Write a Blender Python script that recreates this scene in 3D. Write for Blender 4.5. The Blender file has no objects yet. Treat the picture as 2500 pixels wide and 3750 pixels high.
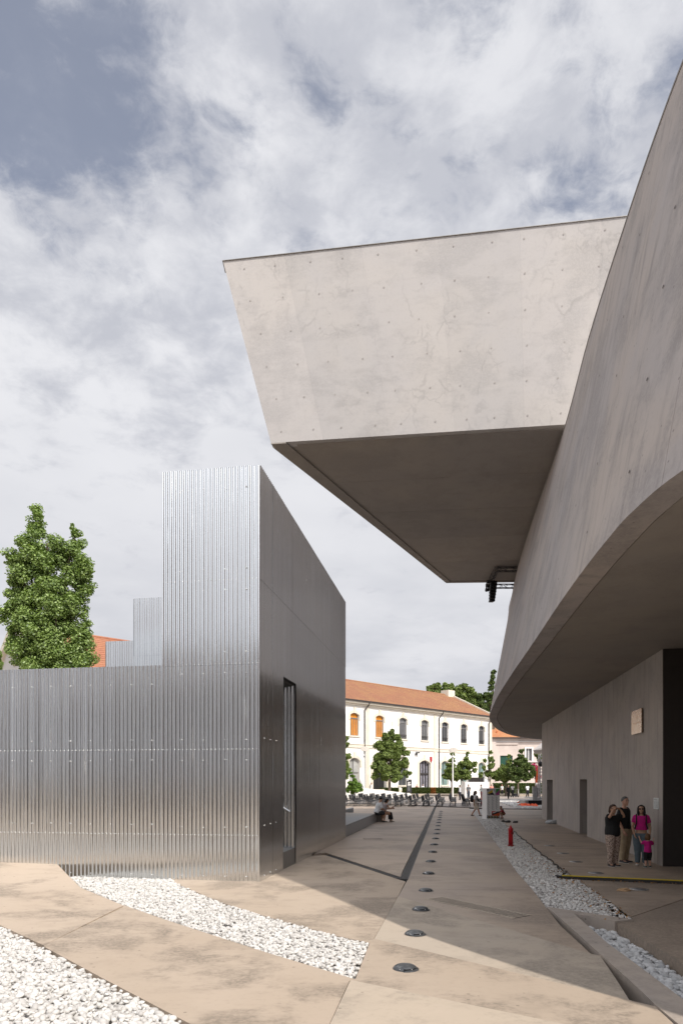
import bpy, math, random
import numpy as np
from mathutils import Vector, Matrix, Euler
from mathutils.geometry import tessellate_polygon

random.seed(7)
RNG = np.random.default_rng(7)
R = math.radians
SC = bpy.context.scene
COL = SC.collection

# ---------------------------------------------------------------- camera, world, sun, exposure
CAM_H = 2.15
FPX, CX, HZ = 2500.0, 1250.0, 2862.0     # focal length in photo pixels, principal column, horizon row
cam = bpy.data.cameras.new('camera')
cam.sensor_fit = 'VERTICAL'
cam.sensor_height = 36.0
cam.sensor_width = 24.0
cam.lens = 24.0
cam.shift_y = (HZ - 1875.0) / 3750.0
cam.clip_start = 0.1
cam.clip_end = 6000.0
camo = bpy.data.objects.new('camera', cam)
camo.location = (0, 0, CAM_H)
camo.rotation_euler = (R(90), 0, 0)
COL.objects.link(camo)
SC.camera = camo

SUN_EL, SUN_AZ = R(44.5), R(35.0)         # azimuth: behind the camera, to the right
SVEC = Vector((math.sin(SUN_AZ) * math.cos(SUN_EL), -math.cos(SUN_AZ) * math.cos(SUN_EL), math.sin(SUN_EL)))

world = bpy.data.worlds.new('World')
SC.world = world
world.use_nodes = True
wt = world.node_tree
wt.nodes.clear()


class G:
    """tiny node-graph helper"""
    def __init__(s, tree):
        s.t = tree

    def n(s, typ, ins=None, **props):
        nd = s.t.nodes.new(typ)
        for k, v in props.items():
            setattr(nd, k, v)
        for k, v in (ins or {}).items():
            sock = nd.inputs[k]
            if isinstance(v, bpy.types.NodeSocket):
                s.t.links.new(v, sock)
            else:
                if isinstance(v, (tuple, list)) and len(v) == 3 and sock.type == 'RGBA':
                    v = (*v, 1.0)
                sock.default_value = v
        return nd

    def math(s, op, a, b=0.0, c=0.0, clamp=False):
        return s.n('ShaderNodeMath', {0: a, 1: b, 2: c}, operation=op, use_clamp=clamp).outputs[0]

    def vmath(s, op, a, b=(0, 0, 0)):
        return s.n('ShaderNodeVectorMath', {0: a, 1: b}, operation=op).outputs[0]

    def scale(s, v, k):
        return s.n('ShaderNodeVectorMath', {0: v, 'Scale': k}, operation='SCALE').outputs[0]

    def noise(s, vec, scale, detail=4.0, rough=0.55, dist=0.0):
        return s.n('ShaderNodeTexNoise', {'Vector': vec, 'Scale': scale, 'Detail': detail, 'Roughness': rough, 'Distortion': dist}).outputs['Fac']

    def ramp(s, fac, a, b, lo=0.0, hi=1.0):
        return s.n('ShaderNodeMapRange', {'Value': fac, 'From Min': a, 'From Max': b, 'To Min': lo, 'To Max': hi}, interpolation_type='SMOOTHSTEP').outputs[0]

    def mix(s, fac, a, b, blend='MIX'):
        nd = s.n('ShaderNodeMix', data_type='RGBA', blend_type=blend)
        for i, v in ((0, fac), (6, a), (7, b)):
            if isinstance(v, bpy.types.NodeSocket):
                s.t.links.new(v, nd.inputs[i])
            else:
                nd.inputs[i].default_value = (*v, 1.0) if isinstance(v, (tuple, list)) and len(v) == 3 else v
        return nd.outputs[2]


g = G(wt)
sky = g.n('ShaderNodeTexSky', sky_type='NISHITA', sun_disc=False, sun_elevation=SUN_EL, sun_rotation=math.pi - SUN_AZ,
          air_density=1.0, dust_density=1.2, ozone_density=1.4)
tc = g.n('ShaderNodeTexCoord').outputs['Generated']
sep = g.n('ShaderNodeSeparateXYZ', {0: tc})
zc = g.math('MAXIMUM', sep.outputs[2], 0.0)
inv = g.math('DIVIDE', 1.0, g.math('ADD', zc, 0.16))
pl = g.scale(tc, inv)                                     # cloud-deck coordinates (x, y on a flat layer)
plf = g.n('ShaderNodeVectorMath', {0: pl, 1: (1, 1, 0)}, operation='MULTIPLY').outputs[0]
warp = g.n('ShaderNodeTexNoise', {'Vector': plf, 'Scale': 5.0, 'Detail': 4.0}).outputs['Color']
plw = g.vmath('ADD', plf, g.scale(g.vmath('SUBTRACT', warp, (0.5, 0.5, 0.5)), 0.10))
big = g.noise(plf, 1.3, 3.0, 0.5)
mid = g.noise(plw, 5.2, 4.0, 0.5)
fine = g.noise(plw, 11.0, 8.0, 0.62)
puff = g.noise(g.vmath('ADD', plw, (3.1, 1.7, 0)), 7.5, 9.0, 0.60)
d1 = g.n('ShaderNodeVectorMath', {0: plw, 1: (-0.40, 0.74, 0)}, operation='DISTANCE').outputs['Value']
hole1 = g.ramp(d1, 0.02, 0.27, 0.25, 0.0)
d2 = g.n('ShaderNodeVectorMath', {0: plw, 1: (0.38, 0.88, 0)}, operation='DISTANCE').outputs['Value']
hole2 = g.ramp(d2, 0.02, 0.22, 0.10, 0.0)
dens = g.math('ADD', g.math('ADD', g.math('MULTIPLY', big, 0.30), g.math('MULTIPLY', mid, 0.35)), g.math('MULTIPLY', fine, 0.45))
dens = g.math('SUBTRACT', g.math('SUBTRACT', dens, hole1), hole2)
low = g.ramp(sep.outputs[2], 0.30, 0.62, 0.40, 0.0)       # towards the horizon the deck closes into a veil
dens = g.math('ADD', dens, low)
cover = g.ramp(dens, 0.385, 0.545, 0.24, 1.0)
lum = g.ramp(g.math('ADD', g.math('MULTIPLY', puff, 0.6), g.math('MULTIPLY', dens, 0.4)), 0.43, 0.66)
under = g.ramp(big, 0.40, 0.62)
ccol = g.mix(lum, (5.6, 5.75, 6.35), (8.3, 8.35, 8.7))
ccol = g.mix(g.math('MULTIPLY', under, 0.30), ccol, (5.9, 6.05, 6.6))
hz = g.ramp(sep.outputs[2], 0.05, 0.52, 0.80, 0.0)
ccol = g.mix(hz, ccol, g.mix(g.ramp(g.noise(plf, 2.0, 5.0, 0.55), 0.35, 0.65), (5.7, 5.85, 6.4), (7.5, 7.55, 7.95)))
# thin cloud round the sun is brighter, as anywhere in a veiled sky
sd = g.n('ShaderNodeVectorMath', {0: tc, 1: tuple(SVEC)}, operation='DOT_PRODUCT').outputs['Value']
glow = g.math('ADD', g.math('MULTIPLY', g.ramp(sd, 0.38, 1.0), 1.7), 1.0)
ccol = g.mix(1.0, ccol, g.n('ShaderNodeCombineColor', {0: glow, 1: glow, 2: glow}).outputs[0], 'MULTIPLY')
blue = g.mix(1.0, sky.outputs[0], (0.90, 0.92, 1.02), 'MULTIPLY')
blue = g.mix(0.20, blue, (6.0, 6.2, 6.8))
skyc = g.mix(cover, blue, ccol)
bg = g.n('ShaderNodeBackground', {'Color': skyc, 'Strength': 0.1})
g.n('ShaderNodeOutputWorld', {'Surface': bg.outputs[0]})

sun = bpy.data.lights.new('sun', 'SUN')
sun.energy = 4.3
sun.angle = R(0.53)
sun.color = (1.0, 0.94, 0.86)
suno = bpy.data.objects.new('sun', sun)
suno.location = (10, -20, 40)
suno.rotation_euler = SVEC.to_track_quat('Z', 'Y').to_euler()
COL.objects.link(suno)

vs = SC.view_settings
vs.view_transform = 'Standard'
vs.look = 'None'
vs.exposure = 0.0
vs.gamma = 1.0
vs.use_curve_mapping = False


# ---------------------------------------------------------------- photo pixel -> place
def gp(px, py, z=0.0):
    """point of the horizontal plane z seen at a photo pixel"""
    Y = FPX * (CAM_H - z) / (py - HZ)
    return ((px - CX) / FPX * Y, Y, z)


def at(px, py, Y):
    return ((px - CX) / FPX * Y, Y, CAM_H - (py - HZ) / FPX * Y)


# ---------------------------------------------------------------- object helpers
def link(o):
    COL.objects.link(o)
    return o


def tag(o, label=None, cat=None, group=None, kind=None):
    if label:
        o['label'] = label
    if cat:
        o['category'] = cat
    if group:
        o['group'] = group
    if kind:
        o['kind'] = kind
    return o


def thing(name, label, cat, loc=(0, 0, 0), rz=0.0, group=None):
    o = link(bpy.data.objects.new(name, None))
    o.empty_display_size = 0.2
    o.location = loc
    o.rotation_euler = (0, 0, rz)
    return tag(o, label, cat, group)


class MB:
    """collects geometry; build() links it as ONE mesh object"""
    def __init__(s):
        s.v, s.f, s.sm, s.mi = [], [], [], []
        s.cur = 0

    def add(s, vs_, fs_, smooth=False):
        o = len(s.v)
        s.v.extend([tuple(p) for p in vs_])
        for f in fs_:
            s.f.append(tuple(i + o for i in f))
            s.sm.append(smooth)
            s.mi.append(s.cur)
        return s

    def box(s, x0, x1, y0, y1, z0, z1):
        return s.hexa([(x0, y0, z0), (x1, y0, z0), (x1, y1, z0), (x0, y1, z0)],
                      [(x0, y0, z1), (x1, y0, z1), (x1, y1, z1), (x0, y1, z1)])

    def hexa(s, lo, hi):
        return s.prism_pts(lo, hi)

    def prism_pts(s, lo, hi, smooth=False):
        n = len(lo)
        lo, hi = [Vector(p) for p in lo], [Vector(p) for p in hi]
        a = sum(((lo[(i + 1) % n] - lo[0]).cross(lo[(i + 2) % n] - lo[0]) for i in range(n - 2)), Vector())
        up = sum((hi[i] - lo[i] for i in range(n)), Vector())
        if a.dot(up) < 0:
            lo.reverse()
            hi.reverse()
        fs_ = [tuple(range(n - 1, -1, -1)), tuple(range(n, 2 * n))]
        fs_ += [(i, (i + 1) % n, n + (i + 1) % n, n + i) for i in range(n)]
        return s.add(lo + hi, fs_, smooth)

    def poly_prism(s, pts, z0, z1):
        """concave-safe vertical prism from xy points"""
        pts = [(p[0], p[1]) for p in pts]
        ar = sum(pts[i][0] * pts[(i + 1) % len(pts)][1] - pts[(i + 1) % len(pts)][0] * pts[i][1] for i in range(len(pts)))
        if ar < 0:
            pts = pts[::-1]
        n = len(pts)
        tri = tessellate_polygon([[Vector((x, y, 0)) for x, y in pts]])
        top, bot = [], []
        for t in tri:
            a, b, c = (pts[i] for i in t)
            if (b[0] - a[0]) * (c[1] - a[1]) - (b[1] - a[1]) * (c[0] - a[0]) < 0:
                t = t[::-1]
            top.append(tuple(i + n for i in t))
            bot.append(tuple(t[::-1]))
        vs_ = [(x, y, z0) for x, y in pts] + [(x, y, z1) for x, y in pts]
        return s.add(vs_, top + bot + [(i, (i + 1) % n, n + (i + 1) % n, n + i) for i in range(n)])

    def tube(s, pts, rad, n=8, smooth=True, cap=True):
        """round tube along points; rad scalar or list"""
        pts = [Vector(p) for p in pts]
        m = len(pts)
        if not isinstance(rad, (list, tuple)):
            rad = [rad] * m
        rings = []
        ref = None
        for i, p in enumerate(pts):
            d = (pts[min(i + 1, m - 1)] - pts[max(i - 1, 0)]).normalized()
            if ref is None:
                ref = Vector((1, 0, 0)) if abs(d.x) < 0.8 else Vector((0, 1, 0))
            a = (ref - d * ref.dot(d)).normalized()
            ref = a
            b = d.cross(a)
            rings.append([p + (a * math.cos(2 * math.pi * k / n) + b * math.sin(2 * math.pi * k / n)) * rad[i] for k in range(n)])
        vs_ = [q for r_ in rings for q in r_]
        fs_ = [(i * n + k, i * n + (k + 1) % n, (i + 1) * n + (k + 1) % n, (i + 1) * n + k) for i in range(m - 1) for k in range(n)]
        s.add(vs_, fs_, smooth)
        if cap:
            s.add(rings[0], [tuple(range(n - 1, -1, -1))])
            s.add(rings[-1], [tuple(range(n))])
        return s

    def lathe(s, prof, cx=0, cy=0, n=16, smooth=True):
        """profile [(r, z)] from bottom to top around a vertical axis"""
        vs_, fs_ = [], []
        for r_, z in prof:
            vs_ += [(cx + r_ * math.cos(2 * math.pi * k / n), cy + r_ * math.sin(2 * math.pi * k / n), z) for k in range(n)]
        for i in range(len(prof) - 1):
            fs_ += [(i * n + k, i * n + (k + 1) % n, (i + 1) * n + (k + 1) % n, (i + 1) * n + k) for k in range(n)]
        fs_ += [tuple(range(n - 1, -1, -1)), tuple((len(prof) - 1) * n + k for k in range(n))]
        return s.add(vs_, fs_, smooth)

    def ellipsoid(s, c, r, n=14, m=8, rot=None):
        vs_, fs_ = [], []
        c = Vector(c)
        for i in range(m + 1):
            th = math.pi * i / m
            for k in range(n):
                ph = 2 * math.pi * k / n
                p = Vector((r[0] * math.sin(th) * math.cos(ph), r[1] * math.sin(th) * math.sin(ph), -r[2] * math.cos(th)))
                if rot is not None:
                    p = rot @ p
                vs_.append(c + p)
        for i in range(m):
            fs_ += [(i * n + k, i * n + (k + 1) % n, (i + 1) * n + (k + 1) % n, (i + 1) * n + k) for k in range(n)]
        return s.add(vs_, fs_, True)

    def mesh(s, name, mats, off=None):
        me = bpy.data.meshes.new(name)
        v = s.v
        if off is not None:
            v = [(p[0] - off[0], p[1] - off[1], p[2] - off[2]) for p in v]
        me.from_pydata(v, [], s.f)
        if s.f:
            me.polygons.foreach_set('use_smooth', s.sm)
        for m_ in (mats if isinstance(mats, (list, tuple)) else [mats]):
            me.materials.append(m_)
        if s.f and max(s.mi) > 0:
            me.polygons.foreach_set('material_index', s.mi)
        me.update()
        return me

    def build(s, name, mat, parent=None, world=True, tidy=False):
        """world=True: the vertices are world coordinates, the parent (unrotated) is subtracted"""
        off = None
        if parent is not None and world:
            off = Vector(parent.location)
            p = parent.parent
            while p is not None:
                off = off + Vector(p.location)
                p = p.parent
        o = bpy.data.objects.new(name, s.mesh(name, mat, off))
        if parent is not None:
            o.parent = parent
        return link(o)


def copy_tree(o, parent=None):
    c = o.copy()
    COL.objects.link(c)
    if parent is not None:
        c.parent = parent
    for ch in list(o.children):
        copy_tree(ch, c)
    return c


def np_mesh(name, V, F, mat, smooth=False, colors=None):
    """fast mesh from numpy arrays; F is (n,k); colors: per-vertex grey tone"""
    me = bpy.data.meshes.new(name)
    k = F.shape[1]
    me.vertices.add(len(V))
    me.vertices.foreach_set('co', V.astype(np.float32).ravel())
    me.loops.add(F.size)
    me.loops.foreach_set('vertex_index', F.astype(np.int32).ravel())
    me.polygons.add(len(F))
    me.polygons.foreach_set('loop_start', np.arange(0, F.size, k, dtype=np.int32))
    me.polygons.foreach_set('loop_total', np.full(len(F), k, dtype=np.int32))
    me.polygons.foreach_set('use_smooth', np.full(len(F), smooth))
    if colors is not None:
        a = me.attributes.new('tone', 'FLOAT', 'POINT')
        a.data.foreach_set('value', colors.astype(np.float32))
    me.materials.append(mat)
    me.update()
    me.validate()
    return me


# ---------------------------------------------------------------- materials
def new_mat(name):
    m = bpy.data.materials.new(name)
    m.use_nodes = True
    m.node_tree.nodes.clear()
    gg = G(m.node_tree)
    return m, gg


def finish(gg, bsdf):
    gg.n('ShaderNodeOutputMaterial', {'Surface': bsdf.outputs[0]})


def plain(name, col, rough=0.6, metal=0.0, var=0.12, scale=6.0, bump=0.0, spec=0.4):
    """a solid material with a little procedural unevenness"""
    m, gg = new_mat(name)
    pos = gg.n('ShaderNodeTexCoord').outputs['Object']
    nz = gg.noise(pos, scale, 4.0)
    lo = tuple(c * (1 - var) for c in col)
    hi = tuple(min(1, c * (1 + var)) for c in col)
    c = gg.mix(gg.ramp(nz, 0.3, 0.7), lo, hi)
    ins = {'Base Color': c, 'Roughness': gg.ramp(nz, 0.2, 0.8, max(0.02, rough - 0.08), min(1, rough + 0.08)), 'Metallic': metal, 'Specular IOR Level': spec}
    if bump:
        ins['Normal'] = gg.n('ShaderNodeBump', {'Height': nz, 'Strength': bump, 'Distance': 0.02}).outputs[0]
    finish(gg, gg.n('ShaderNodeBsdfPrincipled', ins))
    return m


def concrete(name, base, warm=None, streak=(0.9, 0.9, 0.18), dark=0.35, specks=True, cracks=False, big=0.22, rough=0.75, stain=0.5, seed=0.0):
    m, gg = new_mat(name)
    pos = gg.vmath('ADD', gg.n('ShaderNodeNewGeometry').outputs['Position'], (seed, seed * 0.7, seed * 0.3))
    warm = warm or tuple(b * k for b, k in zip(base, (1.08, 1.0, 0.9)))
    n1 = gg.noise(pos, big, 5.0, 0.6, 0.4)
    st = gg.n('ShaderNodeVectorMath', {0: pos, 1: streak}, operation='MULTIPLY').outputs[0]
    n2 = gg.noise(st, 2.2, 7.0, 0.62)
    n3 = gg.noise(pos, 14.0, 5.0, 0.65)
    c = gg.mix(gg.ramp(n1, 0.35, 0.65), base, warm)
    dk = tuple(b * 0.62 for b in base)
    c = gg.mix(gg.math('MULTIPLY', gg.ramp(n2, 0.48, 0.78), dark), c, dk)
    lt = tuple(min(0.95, b * 1.18) for b in base)
    c = gg.mix(gg.math('MULTIPLY', gg.ramp(n2, 0.42, 0.22), 0.35), c, lt)
    c = gg.mix(gg.math('MULTIPLY', gg.ramp(n3, 0.5, 0.8), 0.25), c, dk)
    if stain:
        n4 = gg.math('ADD', gg.math('MULTIPLY', gg.noise(pos, big * 2.6, 6.0, 0.62, 0.3), 0.78), gg.math('MULTIPLY', gg.noise(st, 9.0, 6.0, 0.75), 0.22))
        n5 = gg.noise(pos, 22.0, 6.0, 0.7)
        pat = gg.math('MULTIPLY', gg.ramp(n4, 0.47, 0.60), gg.ramp(n5, 0.36, 0.60, 0.35, 1.0))
        c = gg.mix(gg.math('MULTIPLY', pat, stain), c, (base[0] * 0.55, base[1] * 0.56, base[2] * 0.57))
    h = gg.math('ADD', gg.math('MULTIPLY', n3, 0.4), n2)
    if specks:
        vo = gg.n('ShaderNodeTexVoronoi', {'Vector': pos, 'Scale': 4.0, 'Randomness': 1.0}).outputs['Distance']
        sp = gg.ramp(vo, 0.06, 0.085, 1.0, 0.0)
        c = gg.mix(gg.math('MULTIPLY', sp, 0.55), c, tuple(b * 0.35 for b in base))
    if cracks:
        wp = gg.vmath('ADD', pos, gg.scale(gg.vmath('SUBTRACT', gg.n('ShaderNodeTexNoise', {'Vector': pos, 'Scale': 1.4, 'Detail': 5.0}).outputs['Color'], (0.5, 0.5, 0.5)), 0.9))
        wp = gg.n('ShaderNodeVectorMath', {0: wp, 1: (1.0, 1.0, 0.55)}, operation='MULTIPLY').outputs[0]
        ve = gg.n('ShaderNodeTexVoronoi', {'Vector': wp, 'Scale': 0.75}, feature='DISTANCE_TO_EDGE').outputs['Distance']
        ck = gg.ramp(ve, 0.004, 0.030, 1.0, 0.0)
        ve2 = gg.n('ShaderNodeTexVoronoi', {'Vector': wp, 'Scale': 2.1}, feature='DISTANCE_TO_EDGE').outputs['Distance']
        ck = gg.math('MAXIMUM', ck, gg.math('MULTIPLY', gg.ramp(ve2, 0.004, 0.05, 1.0, 0.0), gg.ramp(gg.noise(pos, 0.7, 3.0), 0.48, 0.6)))
        ck = gg.math('MULTIPLY', ck, gg.ramp(gg.noise(pos, 3.0, 4.0), 0.40, 0.55))
        msk = gg.ramp(gg.noise(pos, 0.30, 3.0), 0.42, 0.58)
        c = gg.mix(gg.math('MULTIPLY', gg.math('MULTIPLY', ck, msk), 0.26), c, tuple(b * 0.5 for b in base))
    c = gg.mix(1.0, c, gg.mix(gg.n('ShaderNodeObjectInfo').outputs['Random'], (0.94, 0.945, 0.95), (1.05, 1.045, 1.04)), 'MULTIPLY')   # each pour its own tone
    b = gg.n('ShaderNodeBump', {'Height': h, 'Strength': 0.25, 'Distance': 0.01}).outputs[0]
    finish(gg, gg.n('ShaderNodeBsdfPrincipled', {'Base Color': c, 'Roughness': rough, 'Normal': b, 'Specular IOR Level': 0.3}))
    return m


def toned(name, lo, hi, rough=0.6, transl=0.0, spec=0.3):
    """colour from the per-piece 'tone' attribute (each pebble / leaf has its own shade)"""
    m, gg = new_mat(name)
    t = gg.n('ShaderNodeAttribute', attribute_name='tone').outputs['Fac']
    c = gg.mix(t, lo, hi)
    b = gg.n('ShaderNodeBsdfPrincipled', {'Base Color': c, 'Roughness': rough, 'Specular IOR Level': spec})
    if transl:
        tr = gg.n('ShaderNodeBsdfTranslucent', {'Color': gg.mix(1.0, c, (1.15, 1.25, 0.5), 'MULTIPLY')})
        b = gg.n('ShaderNodeMixShader', {0: transl, 1: b.outputs[0], 2: tr.outputs[0]})
    finish(gg, b)
    return m


def metal_sheet():
    m, gg = new_mat('galvanised sheet')
    pos = gg.n('ShaderNodeNewGeometry').outputs['Position']
    rnd = gg.n('ShaderNodeObjectInfo').outputs['Random']
    n1 = gg.noise(pos, 26.0, 3.0)
    st = gg.n('ShaderNodeVectorMath', {0: pos, 1: (14, 14, 0.7)}, operation='MULTIPLY').outputs[0]
    n2 = gg.noise(st, 1.0, 5.0, 0.6)
    sp = gg.n('ShaderNodeTexVoronoi', {'Vector': pos, 'Scale': 60.0}).outputs['Color']
    v = gg.math('ADD', gg.math('MULTIPLY', gg.n('ShaderNodeSeparateColor', {0: sp}).outputs[0], 0.10), gg.math('MULTIPLY', rnd, 0.05))
    c = gg.mix(v, (0.70, 0.713, 0.72), (0.88, 0.892, 0.90))
    c = gg.mix(gg.math('MULTIPLY', gg.ramp(n2, 0.62, 0.75), 0.35), c, (0.85, 0.85, 0.84))
    rg = gg.math('ADD', gg.ramp(n1, 0.3, 0.7, 0.10, 0.16), gg.math('MULTIPLY', gg.ramp(n2, 0.58, 0.75), 0.14))
    lw = gg.noise(gg.n('ShaderNodeVectorMath', {0: pos, 1: (5, 5, 0.8)}, operation='MULTIPLY').outputs[0], 1.0, 2.0)
    nb = gg.n('ShaderNodeBump', {'Height': lw, 'Strength': 0.22, 'Distance': 0.02}).outputs[0]
    finish(gg, gg.n('ShaderNodeBsdfPrincipled', {'Base Color': c, 'Metallic': 1.0, 'Roughness': rg, 'Normal': nb}))
    return m


def tile_roof(name, c0, c1, c2):
    m, gg = new_mat(name)
    pos = gg.n('ShaderNodeNewGeometry').outputs['Position']
    n1 = gg.noise(pos, 0.35, 4.0)
    n2 = gg.noise(gg.n('ShaderNodeVectorMath', {0: pos, 1: (1, 1, 4)}, operation='MULTIPLY').outputs[0], 2.6, 4.0, 0.7)
    c = gg.mix(gg.ramp(n1, 0.35, 0.65), c0, c1)
    c = gg.mix(gg.math('MULTIPLY', gg.ramp(n2, 0.45, 0.7), 0.8), c, c2)
    finish(gg, gg.n('ShaderNodeBsdfPrincipled', {'Base Color': c, 'Roughness': 0.85, 'Specular IOR Level': 0.2}))
    return m


def glass(name, col, rough=0.05):
    m, gg = new_mat(name)
    pos = gg.n('ShaderNodeNewGeometry').outputs['Position']
    nz = gg.noise(pos, 0.6, 3.0)
    c = gg.mix(gg.ramp(nz, 0.35, 0.65), tuple(k * 0.7 for k in col), col)
    finish(gg, gg.n('ShaderNodeBsdfPrincipled', {'Base Color': c, 'Roughness': rough, 'Specular IOR Level': 0.7}))
    return m


M = {}
M['slab'] = concrete('tan concrete paving', (0.405, 0.325, 0.25), (0.43, 0.35, 0.275), streak=(0.6, 1.0, 1.0), dark=0.40, big=0.26, stain=0.95)
M['slab_grey'] = concrete('greyer concrete paving', (0.415, 0.352, 0.285), (0.43, 0.36, 0.285), streak=(0.6, 1.0, 1.0), dark=0.40, big=0.3, stain=0.7, seed=7.0)
M['slab_far'] = concrete('far plaza paving', (0.34, 0.29, 0.26), (0.38, 0.325, 0.28), streak=(0.18, 1.2, 1.0), dark=0.6, specks=False, big=0.12, stain=0.4, rough=0.5, seed=3.0)
M['slab_path'] = concrete('darker path paving', (0.36, 0.29, 0.235), (0.41, 0.325, 0.25), streak=(0.20, 1.1, 1.0), dark=0.7, big=0.2, stain=0.75, rough=0.55, seed=11.0)  # darker than the tan slabs, with stronger bands
M['kerb'] = concrete('kerb concrete', (0.34, 0.295, 0.26), (0.40, 0.34, 0.285), streak=(1, 1, 1), dark=0.35, big=0.8, stain=0.4, seed=5.0)
M['gravel_base'] = plain('pale gravel bottom', (0.42, 0.40, 0.375), .9, 0, .3, 30.0)
M['soil'] = concrete('bed bottom', (0.25, 0.23, 0.21), None, streak=(1, 1, 1), dark=0.5, specks=False)
M['wing'] = concrete('fair faced wing concrete', (0.405, 0.378, 0.372), (0.44, 0.395, 0.365), streak=(1.7, 1.7, 0.09), dark=0.75, big=0.3, stain=0.5, seed=21.0)
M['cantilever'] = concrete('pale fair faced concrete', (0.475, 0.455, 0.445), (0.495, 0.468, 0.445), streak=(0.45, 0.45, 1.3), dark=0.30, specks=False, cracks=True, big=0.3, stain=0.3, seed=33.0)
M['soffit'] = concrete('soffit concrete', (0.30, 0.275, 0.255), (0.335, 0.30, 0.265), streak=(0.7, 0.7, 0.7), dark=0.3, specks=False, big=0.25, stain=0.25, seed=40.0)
M['ground_wall'] = concrete('under-wing wall concrete', (0.395, 0.363, 0.347), (0.425, 0.386, 0.352), streak=(2.2, 2.2, 0.16), dark=0.8, big=0.35, stain=0.35, seed=51.0)
M['coping'] = plain('metal coping', (0.26, 0.245, 0.23), 0.5, 0.3)
M['joint'] = plain('dark joint', (0.07, 0.06, 0.052), 0.9)
M['tie'] = plain('tie hole shadow grey', (0.36, 0.335, 0.315), 0.9)
M['sheet'] = metal_sheet()
M['void'] = plain('leak block dark', (0.05, 0.05, 0.05), 0.8)
M['screw'] = plain('zinc screw', (0.75, 0.75, 0.74), 0.3, 0.9)
M['pebble'] = toned('white pebble', (0.24, 0.225, 0.21), (0.62, 0.60, 0.57), 0.6)
M['pebble_grey'] = toned('grey white pebble', (0.19, 0.195, 0.20), (0.58, 0.58, 0.575), 0.5)
M['deadleaf'] = toned('dead leaf', (0.14, 0.06, 0.025), (0.42, 0.23, 0.08), 0.8)
M['grate'] = plain('steel grating', (0.055, 0.054, 0.052), 0.6, 0.1)
M['dome'] = plain('cast aluminium', (0.13, 0.135, 0.14), 0.42, 0.75, 0.25, 20.0, 0.2)
M['black'] = plain('black plastic', (0.014, 0.014, 0.016), 0.6, spec=0.22)
M['black_matt'] = plain('matt black', (0.012, 0.012, 0.012), 0.8)
M['darkgrey'] = plain('dark grey metal', (0.05, 0.05, 0.055), 0.5, 0.3)
M['steel'] = plain('galvanised steel', (0.42, 0.42, 0.42), 0.4, 0.8)
M['chrome'] = plain('chrome tube', (0.6, 0.6, 0.6), 0.25, 1.0)
M['chairleg'] = plain('dull chair steel', (0.16, 0.16, 0.165), 0.4, 0.8)
M['white'] = plain('white paint', (0.78, 0.77, 0.75), 0.6, 0, 0.04, 2.0)
M['white_wall'] = plain('white render', (0.80, 0.775, 0.735), 0.85, 0, 0.04, 0.5)
M['cream'] = plain('cream stucco', (0.64, 0.585, 0.49), 0.85, 0, 0.07, 0.8)
M['pink_wall'] = plain('pinkish old render', (0.56, 0.485, 0.44), 0.9, 0, 0.10, 0.35)
M['grey_wall'] = plain('pale grey render', (0.55, 0.54, 0.53), 0.9, 0, 0.05, 0.4)
M['roof'] = tile_roof('clay roof tiles', (0.31, 0.15, 0.09), (0.335, 0.18, 0.095), (0.17, 0.095, 0.07))
M['roof_red'] = tile_roof('red roof tiles', (0.36, 0.155, 0.095), (0.38, 0.175, 0.10), (0.22, 0.105, 0.075))
M['roof_orange'] = tile_roof('orange roof tiles', (0.47, 0.21, 0.10), (0.48, 0.25, 0.12), (0.30, 0.16, 0.11))
M['gutter'] = plain('gutter metal', (0.055, 0.048, 0.045), 0.5, 0.4)
M['glass_dark'] = glass('dark window glass', (0.05, 0.055, 0.06))
M['glass_grey'] = glass('greyed window', (0.16, 0.16, 0.165), 0.3)
M['glass_pale'] = glass('pale window', (0.42, 0.42, 0.40), 0.2)
M['glass_green'] = glass('greenish window', (0.17, 0.26, 0.24), 0.15)
M['orange_blind'] = plain('orange blind', (0.60, 0.22, 0.012), 0.6, 0, 0.15, 0.8)
M['frame'] = plain('window frame grey', (0.17, 0.165, 0.165), 0.6)
M['green_shutter'] = plain('green shutter', (0.02, 0.09, 0.06), 0.6)
M['curtain'] = plain('grey curtain', (0.26, 0.25, 0.29), 0.8, 0, 0.25, 3.0)
M['terracotta'] = plain('terracotta', (0.50, 0.17, 0.07), 0.85)
M['red'] = plain('red enamel', (0.40, 0.006, 0.012), 0.32, 0, 0.12, 12.0)
M['red_dark'] = plain('worn red enamel', (0.20, 0.012, 0.014), 0.5, 0, 0.3, 20.0)
M['orange'] = plain('orange plastic', (0.85, 0.13, 0.03), 0.6, 0, 0.2, 9.0)
M['yellow'] = plain('yellow paint', (0.62, 0.46, 0.02), 0.5)
M['rubber'] = plain('black rubber', (0.035, 0.033, 0.032), 0.8, 0, 0.3, 10)
M['brass'] = plain('bronze plate', (0.36, 0.275, 0.20), 0.3, 0.8, 0.25, 2.0)
M['brass_light'] = plain('bronze relief', (0.62, 0.49, 0.38), 0.35, 0.7)
M['cardboard'] = plain('cardboard', (0.50, 0.33, 0.19), 0.9)
M['paper'] = plain('paper sign', (0.62, 0.66, 0.66), 0.6)
M['printgrey'] = plain('print grey', (0.30, 0.31, 0.32), 0.8)
M['printblack'] = plain('print black', (0.02, 0.02, 0.02), 0.7)
M['shade_brown'] = plain('deep shade brown', (0.026, 0.021, 0.019), 0.45, 0.2)  # deep shade past the wall's end, put into the colour
M['bark'] = plain('bark', (0.13, 0.10, 0.075), 0.95, 0, 0.35, 9.0, 0.5)
M['leaf'] = toned('plane leaf', (0.055, 0.09, 0.02), (0.29, 0.36, 0.10), 0.55, 0.25)
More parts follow.
